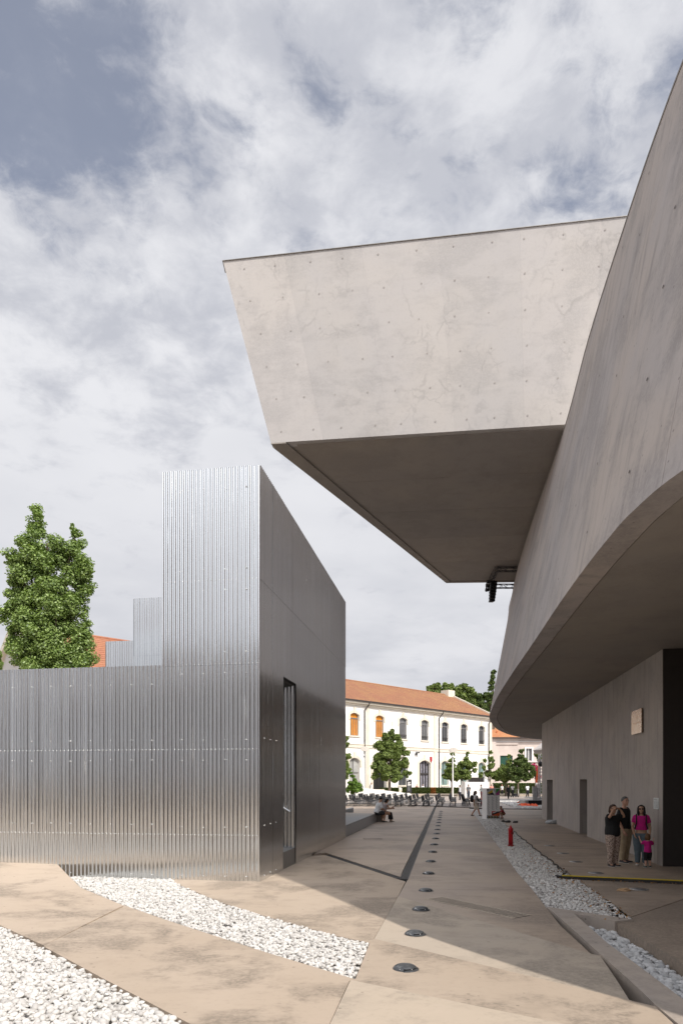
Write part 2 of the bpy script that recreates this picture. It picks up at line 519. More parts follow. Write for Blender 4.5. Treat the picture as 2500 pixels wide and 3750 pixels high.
M['leaf_dark'] = toned('dark leaf', (0.028, 0.054, 0.015), (0.16, 0.21, 0.055), 0.55, 0.2)
M['leaf_poplar'] = toned('poplar leaf', (0.08, 0.14, 0.028), (0.36, 0.47, 0.15), 0.42, 0.25, 0.5)
M['leaf_bright'] = toned('bright leaf', (0.06, 0.13, 0.02), (0.22, 0.34, 0.06), 0.5, 0.3)
M['leaf_hedge'] = toned('hedge leaf', (0.025, 0.045, 0.010), (0.13, 0.16, 0.04), 0.6, 0.2)
M['leaf_orange'] = toned('autumn hedge leaf', (0.16, 0.06, 0.015), (0.42, 0.17, 0.04), 0.6, 0.2)
M['flower'] = toned('magenta blossom', (0.35, 0.02, 0.10), (0.62, 0.08, 0.20), 0.6, 0.2)
M['bag'] = plain('grey plastic bag', (0.45, 0.47, 0.48), 0.4, 0, 0.3, 20)
M['screed'] = concrete('platform gravel screed', (0.33, 0.335, 0.335), None, streak=(6, 6, 6), dark=0.5, specks=True, stain=0.2, seed=61)
M['plate'] = plain('steel plinth plate', (0.30, 0.30, 0.30), 0.42, 0.8, 0.12, 5)

# ================================================================ GROUND
def W(*pts, z=0.0):
    """('w', x, y) stays world, (px, py) is dropped on the ground"""
    out = []
    for p in pts:
        if len(p) == 3:
            out.append((p[1], p[2]))
        else:
            q = gp(p[0], p[1], z)
            out.append((q[0], q[1]))
    return out


def inset(pts, d):
    n = len(pts)
    ar = sum(pts[i][0] * pts[(i + 1) % n][1] - pts[(i + 1) % n][0] * pts[i][1] for i in range(n))
    sgn = 1 if ar > 0 else -1
    res = []
    for i in range(n):
        a, b, c = Vector(pts[i - 1]), Vector(pts[i]), Vector(pts[(i + 1) % n])
        e1, e2 = (b - a).normalized(), (c - b).normalized()
        n1 = Vector((-e1.y, e1.x)) * sgn
        n2 = Vector((-e2.y, e2.x)) * sgn
        k = n1 + n2
        k = k / max(0.5, k.dot(n1)) if k.length > 1e-6 else n1
        res.append((b.x + k.x * d, b.y + k.y * d))
    return res


ground = MB().add([(-3000, -3000, -0.5), (3000, -3000, -0.5), (3000, 3000, -0.5), (-3000, 3000, -0.5)], [(0, 1, 2, 3)]).build('ground', M['soil'])
tag(ground, kind='structure')
pavement = link(bpy.data.objects.new('pavement', None))
tag(pavement, kind='structure')


def slab(pts, mat='slab', z=0.0, gap=0.006, th=0.22):
    b = MB()
    b.poly_prism(inset(pts, gap), z - th, z)
    return b.build('paving_slab', M[mat], pavement)


EDGE_L = [(-400, 3230), (0, 3387), (161, 3470), (375, 3586), (687, 3750)]
J1a, J1b = (161, 3462), (451, 3325)
# slab left of the pavilion, in two pours
# this slab climbs towards the foot of the pavilion
ZS = [(-400, 3140, .32), (199, 3152, .31), (241, 3196, .20), (295, 3250, .10), (446, 3313, .03), (452, 3316, .03), (161, 3462, .012), (0, 3387, .03), (-400, 3230, .16)]
sv = [gp(px, py, z) for px, py, z in ZS] 
sv[0:1] = [(-14.0, 20.0, .34), sv[0]]
n_s = len(sv)
mb_s = MB()
mb_s.poly_prism([(x, y) for x, y, z in sv], -0.3, 0.0)
top_z = {(round(x, 5), round(y, 5)): z for x, y, z in sv}
mb_s.v = [(x, y, top_z[(round(x, 5), round(y, 5))] if z > -0.1 else z) for x, y, z in mb_s.v]
mb_s.build('paving_slab', M['slab'], pavement)
slab(W((452, 3316), (625, 3376), (982, 3492), (1299, 3588), (1281, 3594), (1210, 3750), ('w', -0.27, 4.85), (687, 3750), (375, 3586), (161, 3470), J1a), 'slab', 0.010)
# wedge in front of the pavilion
slab(W((560, 3190), (948, 3140), (1193, 3132), (1462, 3221), (1485, 3228), (1457, 3283), (1369, 3440), (1353, 3454), (1205, 3421), (1009, 3367), (804, 3304), (661, 3242)), 'slab', 0.0)
# path left of the long drain
slab(W((1190, 3122), (1466, 3211), (1474, 3190), (1589.2, 2953.8), (1500, 2950.2), (1262, 2943), ('w', -12, 66), ('w', -14, 20), ('w', -3, 17)), 'slab_path', 0.0)
# path right of it, cut by the three folds; their slope shading is put into the slab tint
slab(W((1487, 3229), (1495, 3218), (1597.2, 2954.4), (1716, 2959.2), (1719, 2964), (1750, 3002), (1826, 3103), (1893, 3196), (1950, 3260), (2001, 3327), (2049, 3388), (2163, 3494), (1457, 3283)), 'slab_path', 0.0, 0.001)
slab(W((1457, 3283), (2163, 3494), (2196, 3501), (2256, 3589), (2304, 3666), (1369, 3440)), 'slab_grey', 0.004, 0.001)
slab(W((1369, 3440), (2304, 3666), (2397, 3689), (2464, 3752), (2486, 3842), (1283, 3592), (1301, 3588), (1353, 3456)), 'slab', 0.010, 0.001)
slab(W((1283, 3593), (2486, 3843), ('w', 3.2, 3.0), ('w', 1.4, 3.0), ('w', -0.27, 4.83), (1210, 3750)), 'slab_grey', 0.014, 0.001)
# under the wing
GR_R = [(1830, 3004), (1879, 3041), (1933, 3087), (2008, 3145), (2095, 3207), (2215, 3290), (2318, 3370)]
slab(W((1842, 2963.3), *GR_R, (2250, 3377), ('w', 9, 15.2), ('w', 16, 15.2), ('w', 16, 52)), 'slab_path', 0.0)
slab(W((2252, 3378), (2500, 3529), (2760, 3680), ('w', 4.6, 3.0), ('w', 16, 3.0), ('w', 16, 15.18), ('w', 9, 15.18)), 'slab_path', 0.0)
# far plaza and the rest of the square
slab(W((1240, 2941), (1500, 2949), (1800, 2961.5), (2000, 2964.5), ('w', 40, 50), ('w', 300, 50), ('w', 300, 420), ('w', -300, 420), ('w', -300, 66), ('w', -12, 66)), 'slab_far', 0.0)
slab(W(('w', -300, 66), ('w', -12, 66), ('w', -14, 20), ('w', -14, -200), ('w', -300, -200)), 'slab_grey', 0.0)
slab(W(('w', -14, 3), ('w', 300, 3), ('w', 300, -200), ('w', -14, -200)), 'slab', 0.0)
slab(W(('w', 16, 3), ('w', 16, 52), ('w', 40, 50), ('w', 300, 50), ('w', 300, 3)), 'slab_grey', 0.0)

# kerb round the pebble trench, standing proud of the path
KERB = W((2001, 3322), (2318, 3369), (2249, 3376), (2099, 3346), (2223, 3456), (2347, 3547), (2500, 3663), (2640, 3768),
         (2600, 3860), (2490, 3760), (2400, 3684), (2310, 3598), (2195, 3495), (2080, 3390), z=0.02)
kerb = MB()
kerb.poly_prism(KERB, -0.42, 0.028)
kerb = kerb.build('kerb', M['kerb'])
tag(kerb, kind='structure')

# step line across the square, steel drains
stp = MB()
pts = W((1240, 2941.4), (1500, 2949.4), (1800, 2962), (2000, 2965))
for a, b in zip(pts[:-1], pts[1:]):
    d = (Vector(b) - Vector(a)).normalized()
    nn = Vector((-d.y, d.x)) * 0.32
    stp.poly_prism([a, b, (b[0] + nn.x, b[1] + nn.y), (a[0] + nn.x, a[1] + nn.y)], -0.1, 0.035)
tag(stp.build('step_edge', M['joint']), kind='structure')


def strip(a, b, wid, z0, z1, mb):
    a, b = Vector(a), Vector(b)
    d = (b - a).normalized()
    nn = Vector((-d.y, d.x)) * wid / 2
    mb.poly_prism([a + nn, b + nn, b - nn, a - nn], z0, z1)


def channel_drain(name, a, b, wid, label, n):
    t = thing(name, label, 'drain', (a[0], a[1], 0))
    a, b = Vector(a), Vector(b)
    d = (b - a).normalized()
    nn = Vector((-d.y, d.x))
    L = (b - a).length
    f = MB()
    for s in (-1, 1):
        strip(a + nn * s * wid * 0.5, b + nn * s * wid * 0.5, 0.014, -0.2, 0.003, f)
    f.build('frame', M['darkgrey'], t)
    f = MB()
    strip(a, b, wid, -0.2, -0.04, f)
    f.build('channel', M['black_matt'], t)
    f = MB()                                   # grating bars, far too many to count one by one
    k = int(L / n)
    for i in range(k):
        p = a + d * (i + 0.5) * n
        strip(p - nn * wid * 0.48, p + nn * wid * 0.48, n * 0.62, -0.03, -0.002, f)
    o = f.build('grating', M['grate'], t)
    o['kind'] = 'stuff'
    return t


def g2(px, py):
    q = gp(px, py)
    return (q[0], q[1])


channel_drain('channel_drain', g2(1478.5, 3219), g2(1593, 2954.5), 0.17, 'long steel channel drain running up the path beside the row of dome lights', 0.05)
channel_drain('channel_drain', g2(1196, 3130), g2(1466, 3217), 0.13, 'short steel channel drain crossing from the metal pavilion to the long drain', 0.05)
sl = thing('slot_drain', 'slotted concrete drain cover slanting across the path beside the kerb', 'drain', gp(1583, 3287))
a, b = Vector(g2(1586, 3289)), Vector(g2(1912, 3358))
d = (b - a).normalized()
nn = Vector((-d.y, d.x))
f = MB()
for s in (-1, 1):
    strip(a + nn * s * 0.20, b + nn * s * 0.20, 0.05, -0.1, 0.008, f)
f.build('frame', M['slab_grey'], sl)
f = MB()
strip(a, b, 0.36, -0.1, 0.002, f)
f.build('channel', M['black_matt'], sl)  # black strip just below the bars; the slots' shade is in its colour
n_ = 30
bar = None
for i in range(n_):
    p = a + (b - a) * ((i + 0.5) / n_)
    w_ = (b - a).length / n_
    if bar is None:
        f = MB()
        strip(p - nn * 0.18, p + nn * 0.18, w_ * 0.50, -0.05, 0.007, f)
        bar = f.build('bar', M['slab_grey'], sl)
        p0 = p
    else:
        c = bar.copy()
        COL.objects.link(c)
        c.parent = sl
        c.location = (p.x - p0.x, p.y - p0.y, 0)

# manhole outline in the left path
mh = thing('manhole_cover', 'flush concrete manhole cover in the path beside the bench wall', 'manhole', gp(1362, 3070))
f = MB()
f.poly_prism(W((1330, 3068), (1393, 3068), (1400, 3073), (1330, 3073)), -0.01, 0.005)
f.build('frame', M['joint'], mh)
f = MB()
f.poly_prism(W((1331.2, 3068.25), (1392.4, 3068.25), (1398.6, 3072.7), (1331.2, 3072.7)), -0.01, 0.009)
f.build('lid', M['slab_path'], mh)


# ---------------------------------------------------------------- gravel
def ico(sub):
    import bmesh
    bm = bmesh.new()
    bmesh.ops.create_icosphere(bm, subdivisions=sub, radius=1.0)
    V = np.array([v.co[:] for v in bm.verts])
    F = np.array([[v.index for v in f_.verts] for f_ in bm.faces])
    bm.free()
    return V, F


ICO = {1: ico(1), 2: ico(2)}


def inside(poly, P):
    x, y = P[:, 0], P[:, 1]
    r = np.zeros(len(P), bool)
    n = len(poly)
    for i in range(n):
        x1, y1 = poly[i]
        x2, y2 = poly[(i + 1) % n]
        c = ((y1 > y) != (y2 > y)) & (x < (x2 - x1) * (y - y1) / (y2 - y1 + 1e-12) + x1)
        r ^= c
    return r


def sample(poly, dens, ymin=-1e9, ymax=1e9, xmin=-1e9):
    P = np.array(poly)
    lo, hi = P.min(0), P.max(0)
    lo[1], hi[1], lo[0] = max(lo[1], ymin), min(hi[1], ymax), max(lo[0], xmin)
    n = int(max(0, hi[0] - lo[0]) * max(0, hi[1] - lo[1]) * dens)
    Q = RNG.random((n, 2)) * (hi - lo) + lo
    return Q[inside(poly, Q)]


def rot_mats(n, flat=1.0):
    a = RNG.random(n) * 2 * np.pi
    b = (RNG.random(n) - 0.5) * flat
    c = (RNG.random(n) - 0.5) * flat
    def mk(ax, t):
        C, S = np.cos(t), np.sin(t)
        Z, O = np.zeros_like(t), np.ones_like(t)
        if ax == 2:
            return np.stack([np.stack([C, -S, Z], -1), np.stack([S, C, Z], -1), np.stack([Z, Z, O], -1)], -2)
        if ax == 0:
            return np.stack([np.stack([O, Z, Z], -1), np.stack([Z, C, -S], -1), np.stack([Z, S, C], -1)], -2)
        return np.stack([np.stack([C, Z, S], -1), np.stack([Z, O, Z], -1), np.stack([-S, Z, C], -1)], -2)
    return mk(2, a) @ mk(0, b) @ mk(1, c)


def pebbles(P, z, r, zs, sub=2):
    V, F = ICO[sub]
    n = len(P)
    s = r * (0.45 + 0.95 * RNG.random(n) ** 1.4)
    S = np.stack([s * (1.05 + 0.55 * RNG.random(n)), s * (0.85 + 0.3 * RNG.random(n)), s * (0.62 + 0.3 * RNG.random(n))], -1)
    Rm = rot_mats(n, 1.1)
    lump = 1 + 0.07 * (RNG.random((n, len(V), 1)) - 0.5)
    X = np.einsum('nij,nvj->nvi', Rm, V[None] * S[:, None, :] * lump)
    X[:, :, 0] += P[:, 0:1]
    X[:, :, 1] += P[:, 1:2]
    X[:, :, 2] += (z + RNG.random(n) ** 1.3 * zs)[:, None]
    Fo = (F[None] + (np.arange(n) * len(V))[:, None, None]).reshape(-1, 3)
    t = np.clip(0.80 + 0.20 * RNG.standard_normal(n), 0, 1)
    t[RNG.random(n) < 0.025] = 0.1
    return X.reshape(-1, 3), Fo, np.repeat(t, len(V))


def gravel(name, groups, mat, bed, bedz):
    if bed:
        b = MB()
        b.poly_prism(bed, bedz - 0.2, bedz)
        tag(b.build('bed', M['gravel_base']), kind='structure')
    Vs, Fs, Ts, o = [], [], [], 0
    for g_ in groups:
        v, f_, t = pebbles(*g_)
        Vs.append(v)
        Fs.append(f_ + o)
        Ts.append(t)
        o += len(v)
    ob = link(bpy.data.objects.new(name, np_mesh(name, np.concatenate(Vs), np.concatenate(Fs), mat, True, np.concatenate(Ts))))
    return tag(ob, None, None, None, 'stuff')


BED_L = W(('w', -14, 3), (-400, 3230), (0, 3387), (161, 3470), (375, 3586), (687, 3750), ('w', 1.2, 3.0))
P = sample(inset(BED_L, 0.03), 1150, 4.6, 12.5, -6.2)
o = gravel('gravel', [(P, -0.045, 0.0255, 0.055)], M['pebble'], BED_L, -0.05)
tag(o, 'bed of white pebbles filling the bottom left corner of the pavement', 'gravel')
BED_M = W((241, 3197), (230, 3160), (560, 3160), (616, 3211), (661, 3242), (804, 3304), (1009, 3367), (1205, 3420), (1353, 3454),
          (1299, 3587), (982, 3492), (625, 3376), (446, 3313), (295, 3251))
P = sample(inset(BED_M, 0.02), 1150, 4, 16.5)
o = gravel('gravel', [(P, -0.045, 0.0235, 0.055)], M['pebble'], BED_M, -0.05)
tag(o, 'curved strip of white pebbles between the pavilion front and two concrete slabs', 'gravel')
BED_R = W((2001, 3327), (1950, 3260), (1893, 3196), (1826, 3103), (1750, 3002), (1717, 2960), (1842, 2964), *GR_R)
Pn = sample(inset(BED_R, 0.02), 900, 0, 16)
Pf = sample(inset(BED_R, 0.02), 650, 16, 30)
Pg = sample(inset(BED_R, 0.02), 160, 30, 52)
o = gravel('gravel', [(Pn, -0.045, 0.0235, 0.05), (Pf, -0.04, 0.027, 0.045, 1), (Pg, -0.04, 0.05, 0.03, 1)], M['pebble'], BED_R, -0.035)
tag(o, 'long strip of white gravel beside the path, with the red hydrant in it', 'gravel')
BED_T = W((2099, 3346), (2249, 3376), (2500, 3529), (2760, 3680), (2640, 3768), (2500, 3663), (2347, 3547), (2223, 3456))
P = sample(inset(BED_T, 0.01), 620, 4.5, 14)
BT = inset(BED_T, -0.25)
o = gravel('gravel', [(P, -0.20, 0.038, 0.06)], M['pebble_grey'], BT, -0.2)
tag(o, 'grey white cobbles lying deep in the kerbed trench at the right edge', 'gravel')
BED_F = W((1829, 2932), (2040, 2926), (2040, 2963), (1894, 2962), (1829, 2938))
P = sample(BED_F, 55, 0, 120)
o = gravel('gravel', [(P, 0.0, 0.085, 0.03, 1)], M['pebble'], None, 0)
tag(o, 'pale gravel patch under the black stage box with orange netting', 'gravel')
bb = MB()
bb.poly_prism(BED_F, -0.1, 0.012)
tag(bb.build('bed', M['screed']), kind='structure')


# fallen leaves along the right edge of the gravel strip
def leaf_litter():
    pts = W(*GR_R)
    out = []
    for i in range(420):
        k = RNG.integers(2, len(pts) - 1)
        t = RNG.random()
        a_, b_ = np.array(pts[k]), np.array(pts[k + 1])
        p = a_ + (b_ - a_) * t
        out.append((p[0] - abs(RNG.standard_normal()) * 0.30 - 0.02, p[1] + RNG.standard_normal() * 0.15))
    out += [tuple(p) for p in sample(BED_R, 7.0, 10, 30)]
    a_, b_ = np.array(g2(2060, 3225)), np.array(g2(2500, 3242))
    for i in range(60):
        p = a_ + (b_ - a_) * RNG.random()
        out.append((p[0], p[1] - abs(RNG.standard_normal()) * 0.10))
    P = np.array(out)
    n = len(P)
    base = np.array([[-1, 0, 0], [0, -0.55, 0.25], [1, 0, 0.1], [0, 0.55, 0.3]])
    s = 0.012 + 0.026 * RNG.random(n) ** 2
    X = np.einsum('nij,nvj->nvi', rot_mats(n, 1.6), base[None] * s[:, None, None])
    X[:, :, 0] += P[:, 0:1]
    X[:, :, 1] += P[:, 1:2]
    X[:, :, 2] += 0.035
    F = (np.arange(4)[None] + (np.arange(n) * 4)[:, None])
    t = np.repeat(RNG.random(n), 4)
    o = link(bpy.data.objects.new('fallen_leaves', np_mesh('fallen_leaves', X.reshape(-1, 3), F, M['deadleaf'], False, t)))
    tag(o, 'brown fallen leaves scattered along the gravel edge', 'leaves', None, 'stuff')


leaf_litter()

# ---------------------------------------------------------------- dome ground lights
DOMES = [(1483, 3551), (1518, 3423), (1539, 3333), (1558, 3262), (1568, 3200), (1576, 3156), (1583, 3121), (1589, 3094), (1594, 3072),
         (1597.5, 3054), (1600.5, 3039), (1603, 3025), (1605.5, 3013), (1607.5, 3003), (1609, 2994), (1611, 2986), (1612.5, 2978.5), (1614, 2972)]
ORD = ['nearest', 'second', 'third', 'fourth', 'fifth', 'sixth', 'seventh', 'eighth', 'ninth', 'tenth', 'eleventh', 'twelfth', 'thirteenth',
       'fourteenth', 'fifteenth', 'sixteenth', 'seventeenth', 'farthest']


def dome_light():
    t = thing('dome_light', 'x', 'ground light', (0, 0, 0), 0, 'dome lights in a row up the path')
    n, Rr = 28, 0.142
    prof = [(0.142, 0.0), (0.140, 0.010), (0.126, 0.026), (0.10, 0.042), (0.06, 0.053), (0.02, 0.057)]
    b = MB()
    vs_, fs_ = [], []
    cut = [k for k in range(n) if -75 < math.degrees(((2 * math.pi * (k + .5) / n) + math.pi) % (2 * math.pi) - math.pi) + 32 < 75]
    for r_, z in prof:
        vs_ += [(r_ * math.cos(2 * math.pi * k / n), r_ * math.sin(2 * math.pi * k / n), z) for k in range(n)]
    for i in range(len(prof) - 1):
        for k in range(n):
            if i == 1 and k in cut:
                continue                       # the slot the light comes out of
            fs_.append((i * n + k, i * n + (k + 1) % n, (i + 1) * n + (k + 1) % n, (i + 1) * n + k))
    fs_.append(tuple((len(prof) - 1) * n + k for k in range(n)))
    b.add(vs_, fs_, True)
    b.build('dome', M['dome'], t)
    b = MB()
    b.lathe([(0.118, 0.0), (0.118, 0.024), (0.02, 0.026)], 0, 0, 20)
    b.build('lamp_recess', M['black_matt'], t)
    b = MB()
    seg = [(0.139 * math.cos(2 * math.pi * k / n), 0.139 * math.sin(2 * math.pi * k / n), 0.010) for k in cut]
    seg2 = [(0.160 * math.cos(2 * math.pi * k / n), 0.160 * math.sin(2 * math.pi * k / n), 0.0) for k in cut]
    seg3 = [(0.118 * math.cos(2 * math.pi * k / n), 0.118 * math.sin(2 * math.pi * k / n), 0.012) for k in cut]
    m_ = len(cut)
    b.add(seg2 + seg + seg3, [(i, i + 1, m_ + i + 1, m_ + i) for i in range(m_ - 1)] + [(m_ + i, m_ + i + 1, 2 * m_ + i + 1, 2 * m_ + i) for i in range(m_ - 1)], True)
    b.build('sill_lip', M['dome'], t)
    for k in (-58, 2):
        b = MB()
        b.ellipsoid((0.134 * math.cos(R(k - 32 - 32)), 0.134 * math.sin(R(k - 32 - 32)), 0.022), (0.006, 0.006, 0.006), 8, 5)
        b.build('screw', M['screw'], t)
    return t


d0 = dome_light()
for i, (px, py) in enumerate(DOMES):
    o = d0 if i == 0 else copy_tree(d0)
    o.location = gp(px, py)
    o.location.z = 0.011 if i < 3 else 0.001
    o['label'] = ('grey cast metal dome light on the path, %s of the row to the camera' % ORD[i]) if i not in (0, 17) else \
        ('grey cast metal dome light on the path, %s the camera' % ('nearest' if i == 0 else 'farthest from'))

UPL = [((2011, 3097), 'farthest from the yellow edged bar'), ((2059, 3125), 'second farthest from the yellow edged bar, between gravel and wall'),
       ((2107, 3156), 'midway between the yellow edged bar and the door slots'),
       ((2180, 3197), 'just behind the yellow edged bar'), ((2338, 3257), 'in front of the yellow edged bar beside the cardboard')]
u0 = None
for (px, py), lab in UPL:
    if u0 is None:
        o = u0 = thing('ground_uplight', 'x', 'ground light', (0, 0, 0), 0, 'flush ground uplights under the wing')
        MB().lathe([(0.175, 0.0), (0.175, 0.008), (0.14, 0.012)], 0, 0, 28).build('rim', M['steel'], u0)
        MB().lathe([(0.132, 0.0), (0.132, 0.014), (0.02, 0.0155)], 0, 0, 24).build('glass_lens', M['glass_grey'], u0)
    else:
        o = copy_tree(u0)
    o.location = gp(px, py)
    o['label'] = 'round flush uplight ' + lab

# ================================================================ MUSEUM
def catmull(P, m):
    P = [Vector(p) for p in P]
    out = []
    for i in range(len(P) - 1):
        p0, p1, p2, p3 = P[max(i - 1, 0)], P[i], P[i + 1], P[min(i + 2, len(P) - 1)]
        for k in range(m):
            t = k / m
            out.append(0.5 * ((2 * p1) + (p2 - p0) * t + (2 * p0 - 5 * p1 + 4 * p2 - p3) * t * t + (3 * p1 - p0 - 3 * p2 + p3) * t ** 3))
    out.append(P[-1])
    return out


museum = thing('museum_building', 'grey concrete museum with a leaning curved wing and a big cantilevered box above the path', 'building')
SOF, TOP = 5.50, 13.15
BR = [((14.5, -12.5), (15.6, -12.0)), ((12, -9), (13.1, -8.3)), ((9.8, -4.9), (11.03, -4.25)), ((8.1, -1.6), (9.42, -0.9)), ((6.4, 1.4), (7.55, 2.1)), ((5.2, 3.4), (6.53, 4.0)),
      ((4.12, 5.5), (5.72, 6.2)), ((3.67, 7.33), (5.30, 8.1)), ((3.605, 8.47), (5.19, 9.2)), ((3.67, 9.41), (5.20, 10.1)), ((3.83, 10.85), (5.31, 11.3)), ((4.11, 12.96), (5.56, 13.2)), ((4.66, 16.75), (6.13, 16.9)),
      ((5.30, 21.3), (6.93, 21.2)), ((6.08, 26.5), (7.72, 26.6)), ((6.82, 30.9), (8.36, 30.8)), ((7.67, 35.5), (9.14, 35.6)), ((8.69, 39.5), (9.98, 39.9)),
      ((10.16, 44.3), (11.0, 44.9)), ((12.1, 49.0), (12.8, 49.2)), ((14.1, 52.4), (14.8, 52.4)), ((16.5, 54.9), (17.1, 54.7)), ((21, 58), (21.5, 57.7)), ((30, 61), (30.5, 60.8))]
MS = 10
Bc = catmull([b for b, r_ in BR], MS)
Rc = catmull([r_ for b, r_ in BR], MS)
NB = len(Bc)


def wing_strip(i0, i1, name='concrete_panel', dep=0.30, g0=0.004):
    """one cast panel of the leaning wall, a solid shell with an edge at each pour joint"""
    b = MB()
    vs_, fs_ = [], []
    n = i1 - i0 + 1
    for i in range(i0, i1 + 1):
        t = (Bc[min(i + 1, NB - 1)] - Bc[max(i - 1, 0)]).normalized()
        s = g0 if i == i0 else (-g0 if i == i1 else 0)
        nrm = Vector((t.y, -t.x))              # inwards (right)
        for k in range(9):
            f_ = k / 8
            p = Bc[i].lerp(Rc[i], f_) + t * s
            vs_.append((p.x, p.y, SOF + (TOP - SOF) * f_))
        for k in range(9):
            f_ = k / 8
            p = Bc[i].lerp(Rc[i], f_) + t * s + nrm * dep
            vs_.append((p.x, p.y, SOF + 0.003 + (TOP - SOF - 0.003) * f_))
    for j in range(n - 1):
        for k in range(8):
            a = j * 18 + k
            fs_.append((a, a + 1, a + 19, a + 18))
            a += 9
            fs_.append((a, a + 18, a + 19, a + 1))
        a = j * 18
        fs_.append((a, a + 18, a + 27, a + 9))
        fs_.append((a + 8, a + 17, a + 35, a + 26))
    for e in (0, n - 1):
        a = e * 18
        q = [(a + k, a + 9 + k, a + 10 + k, a + k + 1) for k in range(8)]
        fs_ += q if e == 0 else [f_[::-1] for f_ in q]
    b.add(vs_, fs_, True)
    b.sm = [True] * len(b.f)
    o = b.build(name, M['wing'], museum)
    m = o.data
    m.set_sharp_from_angle(angle=R(40))
    return o


def idx_at_y(y):
    return min(range(6 * MS, NB), key=lambda i: abs(Bc[i].y - y))


cuts = [0, 20, 40, 58, idx_at_y(7.75), idx_at_y(10.45), idx_at_y(14.6), idx_at_y(19.0), idx_at_y(24.5), idx_at_y(31.0), idx_at_y(37.5), idx_at_y(44.5), idx_at_y(52.0), NB - 1]
for a, b in zip(cuts[:-1], cuts[1:]):
    wing_strip(a, b)


def offs(C, d):
    out = []
    for i in range(len(C)):
        t = (C[min(i + 1, len(C) - 1)] - C[max(i - 1, 0)]).normalized()
        out.append(C[i] + Vector((t.y, -t.x)) * d)
    return out


# rim band under the wall, then the recessed soffit
rim_o, rim_i, sof_o = offs(Bc, 0.0), offs(Bc, 0.40), offs(Bc, 0.425)
b = MB()
vs_ = []
for i in range(NB):
    for p, z in ((rim_o[i], SOF - 0.002), (rim_i[i], SOF - 0.002), (rim_i[i], SOF + 0.25), (rim_o[i], SOF + 0.25)):
        vs_.append((p.x, p.y, z))
fs_ = []
for i in range(NB - 1):
    a, c = i * 4, i * 4 + 4
    fs_ += [(a, a + 1, c + 1, c), (a + 1, a + 2, c + 2, c + 1)]
b.add(vs_, fs_, False)
b.build('soffit_rim', M['wing'], museum)
b = MB()
poly = [(p.x, p.y) for p in sof_o] + [(60, 61), (60, -12.5)]
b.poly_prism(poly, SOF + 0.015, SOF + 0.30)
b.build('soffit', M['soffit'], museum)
b = MB()
groove = [(p.x, p.y) for p in offs(Bc, 0.38)] + [(60.5, 61.2), (60.5, -12.6)]
b.poly_prism(groove, SOF + 0.06, SOF + 0.28)
b.build('shadow_gap', M['joint'], museum)
b = MB()
poly = [(p.x, p.y) for p in offs(Rc, 0.02)] + [(60, 60.5), (60, -12)]
b.poly_prism(poly, TOP - 0.35, TOP - 0.01)
b.build('roof', M['wing'], museum)
b = MB()                                       # thin metal coping along the roof line
o1, o2 = offs(Rc, -0.012), offs(Rc, 0.42)
b.poly_prism([(p.x, p.y) for p in o1] + [(p.x, p.y) for p in reversed(o2)], TOP + 0.002, TOP + 0.045)
b.build('coping', M['coping'], museum)
b = MB()                                       # unseen closing walls to the right, added to keep light from coming in
b.box(59, 60, -12, 60, 0, TOP - 0.4)
b.box(16.3, 59, -12.3, -11.6, 0, TOP - 0.4)
b.build('rear_light_block', M['wing'], museum)
b = MB()                                       # unseen block behind the camera, shaped to darken reflections in the metal sheets
b.box(-45, 14, -36, -26, 0, 13.0)
b.build('rear_mirror_block', M['wing'], museum)
b = MB()  # unseen taller block, added to darken the tower's reflections
b.box(17, 45, -30, 12, TOP, 21.0)
b.build('upper_mirror_block', M['wing'], museum)
b = MB()  # unseen walls, added to block light under the wing
b.box(15.2, 59, 3, 3.5, 0, SOF)
b.box(15.2, 15.7, 3.6, 16, 0, SOF)
b.build('inner_light_block', M['ground_wall'], museum)


# tie holes of the formwork, flat discs with the recess shade put into their colour
def tie_discs(pts, nrms, r):
    b = MB()
    for p, n_ in zip(pts, nrms):
        n_ = Vector(n_).normalized()
        a = n_.orthogonal().normalized()
        c = n_.cross(a)
        p = Vector(p) + n_ * 0.012
        b.add([p + (a * math.cos(k * math.pi / 4) + c * math.sin(k * math.pi / 4)) * r for k in range(8)], [tuple(range(8))])
    return b


pts, nr = [], []
for yy in np.arange(6.5, 42, 2.25):
    i = idx_at_y(yy)
    t = (Bc[i + 1] - Bc[i - 1]).normalized()
    n3 = Vector((-t.y, t.x, 0.18)).normalized()
    for f_ in (0.09, 0.25, 0.42, 0.58, 0.75, 0.91):
        j = min(max(i + int(RNG.integers(-1, 2)), 0), NB - 1)
        p = Bc[j].lerp(Rc[j], f_)
        pts.append((p.x, p.y, SOF + (TOP - SOF) * f_))
        nr.append(n3)
o = tie_discs(pts, nr, 0.024).build('tie_holes', M['joint'], museum)
o['kind'] = 'stuff'

# -------- wall under the wing, with the two door slots
WA, WB = Vector((8.14, 17.34)), Vector((11.69, 39.9))
wd = (WB - WA).normalized()
wn = Vector((wd.y, -wd.x))                     # into the wall (right)
WL = (WB - WA).length


def wall_s(px):
    k = (px - CX) / FPX
    # WA.x + s*wd.x = k*(WA.y + s*wd.y)
    return (k * WA.y - WA.x) / (wd.x - k * wd.y)


s_d1 = sorted((wall_s(2001), wall_s(2022)))
s_d2 = sorted((wall_s(2121), wall_s(2148)))
s_j = [wall_s(p) for p in (2338, 2261, 2197, 2080)]
DH = 2.24


def wall_piece(s0, s1, z0, z1, th=0.9, nm='concrete_panel', gap=0.003, mat='ground_wall'):
    b = MB()
    p = [WA + wd * (s0 + gap), WA + wd * (s1 - gap), WA + wd * (s1 - gap) + wn * th, WA + wd * (s0 + gap) + wn * th]
    b.poly_prism([(q.x, q.y) for q in p], z0, z1)
    return b.build(nm, M[mat], museum)


